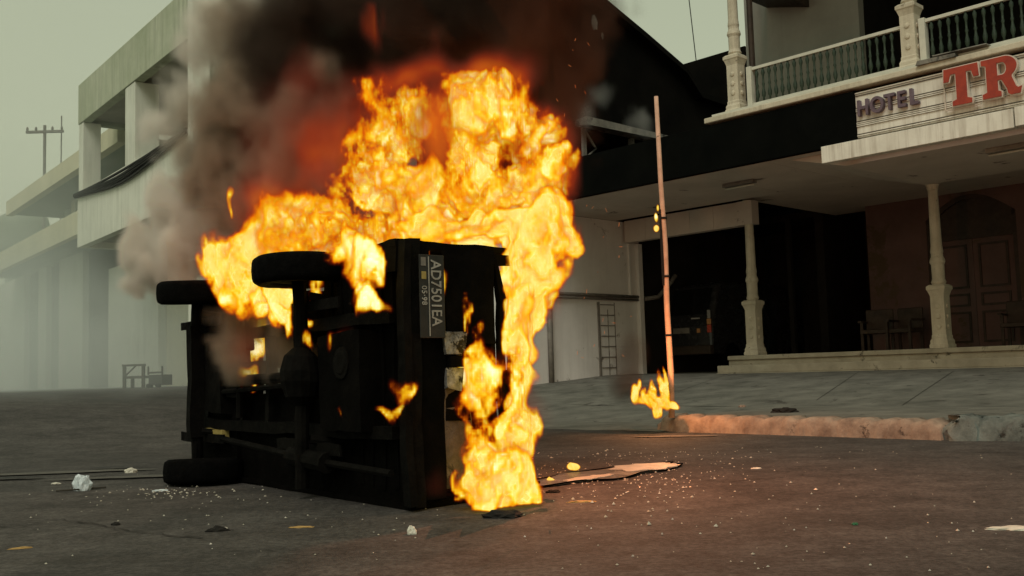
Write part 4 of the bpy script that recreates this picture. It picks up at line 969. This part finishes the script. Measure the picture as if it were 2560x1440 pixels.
carves = [B(1105, 255, 6.0, 45, 80, 1.8, .72), B(1080, 330, 6.0, 50, 90, 1.8, .74), B(1035, 410, 6.0, 85, 70, 1.8, .9), B(1255, 315, 5.9, 78, 46, 1.8, .76), B(1265, 375, 5.9, 58, 62, 1.8, .74), B(1380, 350, 5.8, 55, 45, 1.8, .9),
          B(935, 555, 6.2, 85, 42, 1.8, .85), B(1275, 530, 5.8, 75, 34, 1.8, .75), B(1425, 465, 5.9, 36, 50, 1.6, .7), B(1130, 350, 6, 34, 50, 1.8, .7),
          B(1242, 1085, 5.4, 32, 66, .4, .95), B(1150, 1160, 5.3, 24, 55, .3, .75), B(1205, 1000, 5.4, 40, 30, .4, .8), B(1235, 960, 5.4, 14, 70, .3, .9)]
blobs = [(b_[0], b_[1], b_[2]) + tuple(b_[3:4]) for b_ in blobs]; carves = [c_[:3] for c_ in carves]
# small flames on the underside: just off the plane of the underside
def U_(px, py, off, rpx, rpy, ry, amp):
    n_ = (CAR.to_3x3() @ Vector((0, 1, 0))); p0 = CAR @ Vector((0, off, 0)); c_ = on_plane(px, py, p0, n_); s_ = c_.y / FPX
    return ((c_.x, c_.y, c_.z), (rpx * s_ * 1.15, ry, rpy * s_ * 1.2), amp, 1.7)
for (xa, ya, xb, yb, ra, rb, of) in ((600, 640, 730, 835, 58, 14, -.12), (690, 660, 712, 780, 40, 18, -.12), (845, 610, 962, 775, 48, 20, -.14), (900, 640, 960, 700, 40, 26, -.12)):
    for k in range(7):
        u = k / 6; q_ = U_(xa + (xb - xa) * u, ya + (yb - ya) * u, of, ra + (rb - ra) * u, (ra + (rb - ra) * u) * 1.25, .10 - .04 * u, .92); blobs.append(q_[:3] + (1.5,))
blobs += [
          (tuple(CAR @ Vector((-.12, .25, 1.36))), (.06, .06, .09), .9, 2.5), (tuple(CAR @ Vector((-.05, .25, 1.22))), (.035, .03, .09), .9, 2.5), U_(620, 880, .45, 60, 110, .2, .5), U_(603, 880, .02, 26, 75, .09, .85), U_(622, 820, .1, 18, 60, .08, .7), U_(620, 945, .0, 14, 30, .06, .7), U_(860, 1045, -.05, 32, 16, .05, .75), U_(985, 995, -.06, 22, 48, .06, .85), U_(950, 1020, -.06, 28, 18, .05, .7),
          U_(850, 835, -.02, 26, 34, .05, .55), U_(785, 715, .02, 20, 24, .08, .75), U_(765, 795, .0, 14, 16, .05, .65), U_(640, 995, -.02, 7, 12, .03, .7)]
h = .0145; mn, mx_ = (-2.35, 4.85, .02), (.62, 7.25, 3.1)
hots = [c_[:3] for c_ in (B(1335, 590, 5.7, 140, 130, .7, .8), B(1200, 590, 5.8, 210, 50, .7, .7), B(1310, 740, 5.6, 95, 140, .6, .7), B(945, 470, 6.0, 70, 120, .9, .40), B(1220, 220, 5.8, 90, 50, .8, .3), B(1330, 310, 5.8, 70, 60, .8, .3), B(1180, 390, 5.8, 45, 80, .8, .4), B(760, 610, 6.2, 110, 50, .6, .35), B(1210, 1230, 5.1, 80, 50, .4, .35), B(1192, 900, 5.4, 40, 60, .3, .35))]
n, arr = field(mn, mx_, h, blobs, carves, (.095, .085, .065), 3.0, 2.7, zs=.68, ystretch=.35, seed=2, billow=.3, base=.50, octv=4, fire=True, hots=hots, level=.90, cuts=[c_[:3] for c_ in (B(1510, 420, 5.9, 70, 110, 1.4, 1.), B(905, 20, 6.6, 1, 1, .1, 0.))])
fo = volume_object('car_fire', mn, h, n, arr, vf, (-.2, 5.6, 0), core, .93)
tag(fo, 'huge yellow and orange fireball billowing from the overturned car', 'fire')
for px, py, Y, e_ in ((1375, 960, 5.35, 4), (1480, 640, 5.9, 105), (1520, 380, 6.2, 90), (540, 560, 7.0, 6)):
    ld = bpy.data.lights.new('fire_light', 'POINT'); ld.energy = e_; ld.color = (1, .30, .12); ld.shadow_soft_size = 0
    lo = bpy.data.objects.new('fire_light', ld); COL.objects.link(lo); lo.parent = fo; lo.matrix_parent_inverse = Matrix.Translation(fo.location).inverted(); lo.location = atY(px, py, Y)
def vmat_veil():  # self-lit fog: the fire's red glow in the smoke, put in as emission
    m, t, b, o = newmat('red_veil'); t.nodes.remove(b)
    at_ = t.nodes.new('ShaderNodeAttribute'); at_.attribute_name = 'density'
    def mul(k):
        q = t.nodes.new('ShaderNodeMath'); q.operation = 'MULTIPLY'; t.links.new(at_.outputs['Fac'], q.inputs[0]); q.inputs[1].default_value = k; return q.outputs[0]
    ab = t.nodes.new('ShaderNodeVolumeAbsorption'); ab.inputs['Color'].default_value = (0, 0, 0, 1); t.links.new(mul(4.0), ab.inputs['Density'])
    em = t.nodes.new('ShaderNodeEmission'); t.links.new(ramp(t, at_.outputs['Fac'], [(0, (.09, .022, .013)), (.35, (.20, .030, .014)), (.7, (.50, .05, .010)), (1, (.90, .18, .008))]), em.inputs['Color']); t.links.new(mul(4.0), em.inputs['Strength'])
    ad = t.nodes.new('ShaderNodeAddShader'); t.links.new(ab.outputs[0], ad.inputs[0]); t.links.new(em.outputs[0], ad.inputs[1]); t.links.new(ad.outputs[0], o.inputs['Volume']); return m
vb_ = [B(825, 400, 6.6, 90, 240, .35, 1.0, 1.2), B(740, 400, 6.7, 160, 230, .35, .6, 1.0), B(870, 260, 6.6, 110, 110, .35, .7, 1.1), B(760, 190, 6.7, 60, 80, .3, .45, 1.1), B(1000, 215, 6.5, 180, 70, .3, .75, 1.1), B(1090, 190, 6.4, 150, 60, .3, .6, 1.1),
       B(1230, 180, 6.1, 160, 80, .35, 1.0, 1.3), B(1400, 380, 5.95, 75, 150, .3, .9, 1.3), B(950, 200, 6.3, 120, 70, .3, .8, 1.2), B(680, 520, 6.6, 130, 60, .3, .8, 1.2), B(1100, 330, 6.2, 110, 150, .5, 1.0, 1.4), B(1360, 330, 6.0, 100, 110, .4, .9, 1.3), B(1425, 460, 5.95, 42, 90, .3, 1.0, 1.5), B(905, 60, 6.6, 22, 80, .08, .9, 1.6), B(940, 60, 6.6, 16, 40, .06, .6, 1.4), B(1060, 110, 6.6, 14, 60, .06, .4, 1.3),
       B(640, 560, 6.8, 90, 80, .3, .5, 1.1), B(590, 510, 6.8, 18, 70, .1, .5, 1.3), B(600, 680, 6.8, 70, 80, .25, .6, 1.2), B(1325, 1040, 5.5, 40, 90, .15, .7, 1.2), B(1345, 1010, 5.5, 22, 30, .1, .5, 1.2), B(650, 860, 5.9, 60, 110, .12, .5, 1.1), B(1125, 1190, 5.15, 30, 70, .1, .4, 1.0), B(640, 470, 6.9, 18, 90, .1, .4, 1.3), B(880, 800, 5.55, 40, 50, .05, .4, 1.2)]
vmn, vmx = (-2.4, 4.95, .1), (.65, 7.4, 3.2)
n, arr = field(vmn, vmx, .03, vb_, [], (.10, .08, .045), 3.2, 1.3, zs=.5, ystretch=.6, seed=21, octv=5)
vo = volume_object('glow_veil', vmn, .03, n, arr, vmat_veil(), (0, 0, 0)); vo.parent = fo; vo.matrix_parent_inverse = Matrix.Translation(fo.location).inverted(); vo['kind'] = 'stuff'
# fire at the foot of the pole
cb_ = Vector((1.6, 10.75, .1)); Yp = 10.7
pb = [B(1632, 1008, Yp, 46, 22, .14, .95, 2), B(1588, 985, Yp, 13, 34, .06, .9, 1.6), B(1610, 990, Yp, 12, 30, .06, .85, 1.6), B(1628, 975, Yp, 12, 44, .06, .9, 1.6), B(1650, 965, Yp, 11, 58, .06, .95, 1.6), B(1660, 985, Yp, 12, 50, .06, .9, 1.6), B(1680, 1005, Yp, 24, 12, .06, .9, 2), B(1638, 1030, Yp, 16, 22, .08, .9, 2), B(1598, 960, Yp, 7, 24, .05, .8, 1.5), B(1664, 940, Yp, 6, 36, .05, .8, 1.5)]
pmn, pmx = (.95, 10.4, .0), (2.0, 11.0, 1.0)
n, arr = field(pmn, pmx, .012, pb, [], (.07, .055, .030), 9, 1.7, zs=.45, ystretch=.6, seed=5, fire=True, level=.95)
pf = tag(volume_object('pole_fire', pmn, .012, n, arr, vf, (1.5, 10.7, .05), core, .78), 'small ragged fire burning at the foot of the pole', 'fire')
ld = bpy.data.lights.new('fire_light', 'POINT'); ld.energy = 42; ld.color = (1, .36, .12); ld.shadow_soft_size = 0
lo = bpy.data.objects.new('fire_light', ld); COL.objects.link(lo); lo.parent = pf; lo.location = Vector((1.48, 10.35, .75)) - pf.location
pb = [B(1641, 545, 10.93, 6, 16, .03, .95), B(1640, 572, 10.93, 9, 12, .04, .95), B(1645, 520, 10.93, 4, 12, .03, .8)]
n, arr = field((1.45, 10.8, 2.0), (1.68, 11.05, 2.5), .008, pb, [], (.01, .01, .006), 20, .6, seed=6)
tag(volume_object('pole_flame', (1.45, 10.8, 2.0), .008, n, arr, vf, (1.55, 10.9, 2.2), core, .7), 'tiny flame halfway up the bare pole', 'flame')
for (px, py, rx, rz, lab) in ((1433, 1172, 20, 12, 'small flame burning on the road beside the scorched sheet'), (1380, 1197, 14, 9, 'smallest flame on the road, nearest to the big fire')):
    g_ = gpt(px, py + 8); Yp = g_.y
    pb = [B(px, py, Yp, rx, rz, .05, .95, 3), B(px - rx * .3, py - 4, Yp, 5, 9, .03, .8)]
    a0 = (g_.x - .12, g_.y - .1, g_.z - .0); n, arr = field(a0, (a0[0] + .24, a0[1] + .2, a0[2] + .14), .007, pb, [], (.014, .014, .009), 18, 1.2, seed=px, fire=True, level=1.0)
    tag(volume_object('road_flame', a0, .007, n, arr, vf, tuple(g_), core, .7), lab, 'flame', 'flames on the road')

# flying sparks: one loose object
em_ = glow('spark', [(.3, (.8, .14, .03)), (.7, (.9, .3, .08))], 3, .8); em_.cycles.emission_sampling = 'NONE'
rg = random.Random(77); sk = MB()
for k in range(26):
    if k < 18: c_ = atY(rg.uniform(1440, 1580), rg.uniform(480, 900), rg.uniform(5.6, 6.4))
    else: c_ = atY(rg.uniform(1290, 1480), rg.uniform(90, 330), rg.uniform(5.8, 6.6))
    d_ = Vector((rg.uniform(-.2, .5), rg.uniform(-.3, .3), rg.uniform(-1, 1))).normalized() * rg.uniform(.004, .014)
    sk.tube([c_ - d_, c_ + d_], rg.uniform(.0007, .0013), 4)
tag(sk.build('sparks', em_), 'tiny sparks flying off the fireball', None, None, 'stuff')

# ------------------------------------------------------------------ SMOKE
sb_ = [
    B(1000, 60, 7.6, 330, 230, 1.0, .95), B(1250, 60, 7.6, 260, 190, .9, .9), B(1100, -200, 7.8, 500, 260, 1.1, .9), B(1380, 230, 7.6, 90, 170, .7, .5), B(820, 120, 7.7, 120, 200, .7, .8), B(720, 120, 7.4, 130, 130, .5, .6), B(700, 260, 7.2, 120, 80, .4, .35),
]
sb_ = [x[:3] + (1.6,) for x in sb_]
mn, mx_ = (-2.8, 6.2, 1.8), (2.3, 9.4, 4.6)
n, arr = field(mn, mx_, .055, sb_, [], (.30, .18, .09), 2.0, 2.6, zs=.8, ystretch=.8, seed=3, octv=5, billow=.5)
tag(volume_object('dark_smoke', mn, .055, n, arr, vmat_smoke('soot_smoke', 8.0, (.09, .065, .05)), (-.5, 7.6, 1.8)), 'black smoke rolling up above the burning car', None, None, 'stuff')
sb_ = [B(700, 330, 7.6, 210, 230, .7, .75), B(640, 500, 7.7, 150, 150, .5, .7), B(560, 330, 7.9, 110, 190, .5, .45), B(800, 480, 7.4, 180, 140, .5, .6), B(740, 620, 7.4, 120, 90, .4, .5), B(660, 110, 8.2, 170, 150, .6, .40), B(620, 820, 6.6, 110, 90, .15, .5), B(720, 900, 6.2, 80, 60, .12, .4)]
sb_ = [x[:3] + (1.5,) for x in sb_]
mn, mx_ = (-3.4, 6.0, .7), (-.6, 9.2, 4.6)
n, arr = field(mn, mx_, .045, sb_, [], (.24, .16, .09), 2.4, 3.0, zs=.8, ystretch=.8, seed=13, octv=6, billow=.65)
tag(volume_object('brown_smoke', mn, .045, n, arr, vmat_smoke('brown_smoke', 11.0, (.50, .40, .31)), (-2, 7.6, .7)), 'brown smoke drifting left of the fireball', None, None, 'stuff')
sb_ = [B(450, 620, 8.0, 90, 90, .4, .9), B(400, 680, 8.0, 60, 50, .3, .95), B(500, 540, 8.1, 110, 110, .45, .85), B(370, 600, 8.1, 45, 80, .25, .8), B(340, 670, 8.1, 30, 30, .2, .8), B(560, 600, 8.0, 60, 90, .3, .8), B(420, 260, 8.6, 50, 90, .3, .35), B(380, 330, 8.6, 50, 60, .3, .25), B(520, 90, 8.8, 110, 130, .4, .40), B(640, 30, 8.9, 120, 90, .4, .4), B(600, 760, 7.4, 60, 70, .2, .35)]
sb_ = [x[:3] + (2.0,) for x in sb_]
mn, mx_ = (-3.8, 6.8, 1.0), (-1.2, 9.8, 4.6)
n, arr = field(mn, mx_, .04, sb_, [], (.14, .11, .07), 3.4, 1.8, zs=.8, ystretch=.8, seed=4, octv=5, billow=.4)
tag(volume_object('pale_smoke', mn, .04, n, arr, vmat_smoke('pale_smoke', 18.0, (.95, .89, .81)), (-2.5, 8, 1)), 'pale beige smoke puffing off the upper front wheel', None, None, 'stuff')
sb_ = [B(1580, 960, 10.9, 60, 60, .25, .6), B(1590, 880, 11, 60, 70, .25, .4), B(1640, 990, 10.9, 70, 30, .2, .5)]
sb_ = [x[:3] + (1.3,) for x in sb_]
mn, mx_ = (.7, 10.5, .1), (2.1, 11.5, 1.6)
n, arr = field(mn, mx_, .03, sb_, [], (.08, .05, .02), 4, 1.0, zs=.8, seed=8)
g2 = [x[:3] + (1.2,) for x in (B(1440, 280, 18.6, 45, 60, .5, .5), B(1600, 300, 19.2, 40, 40, .5, .4), B(1510, 230, 19, 60, 50, .5, .25))]
n2, arr2 = field((.2, 17.6, 4.4), (3.4, 20.2, 6.8), .06, g2, [], (.2, .1, .05), 2.5, 1.1, seed=15)
tag(volume_object('grey_wisp', (.2, 17.6, 4.4), .06, n2, arr2, vmat_smoke('grey_wisp', 1.6, (.85, .85, .80)), (1.8, 19, 4.4)), 'thin grey smoke before the charred gable ledge', None, None, 'stuff')['kind'] = 'stuff'
tag(volume_object('thin_smoke', mn, .03, n, arr, vmat_smoke('sooty_wisp', 6.0, (.05, .04, .035)), (1.5, 11, 0)), 'thin sooty smoke above the fire at the pole', None, None, 'stuff')
# drifting bluish haze down the street at left
sb_ = [((-11, 20, .9), (8, 9, 2.0), .8, 1.2), ((-13, 26, 1.0), (9, 9, 3.0), .6, 1.2), ((-17, 30, 2), (12, 12, 6), .5, 1.0), ((-6.5, 17, .8), (5, 5, 2.4), .30, 1.0), ((-14, 27, 5), (10, 10, 7), .38, 1.0), ((-9, 19, .5), (7, 6, 1.2), .5, 1.0)]
mn, mx_ = (-30, 9, .5), (0, 42, 12)
n, arr = field(mn, mx_, .4, sb_, [], (1.6, .8, .3), .30, 1.5, zs=.9, ystretch=1, seed=9, octv=4)
tag(volume_object('drifting_smoke', mn, .4, n, arr, vmat_smoke('drift', .15, (.90, .96, .94)), (-12, 22, .5)), 'thin bluish smoke drifting along the left street', None, None, 'stuff')
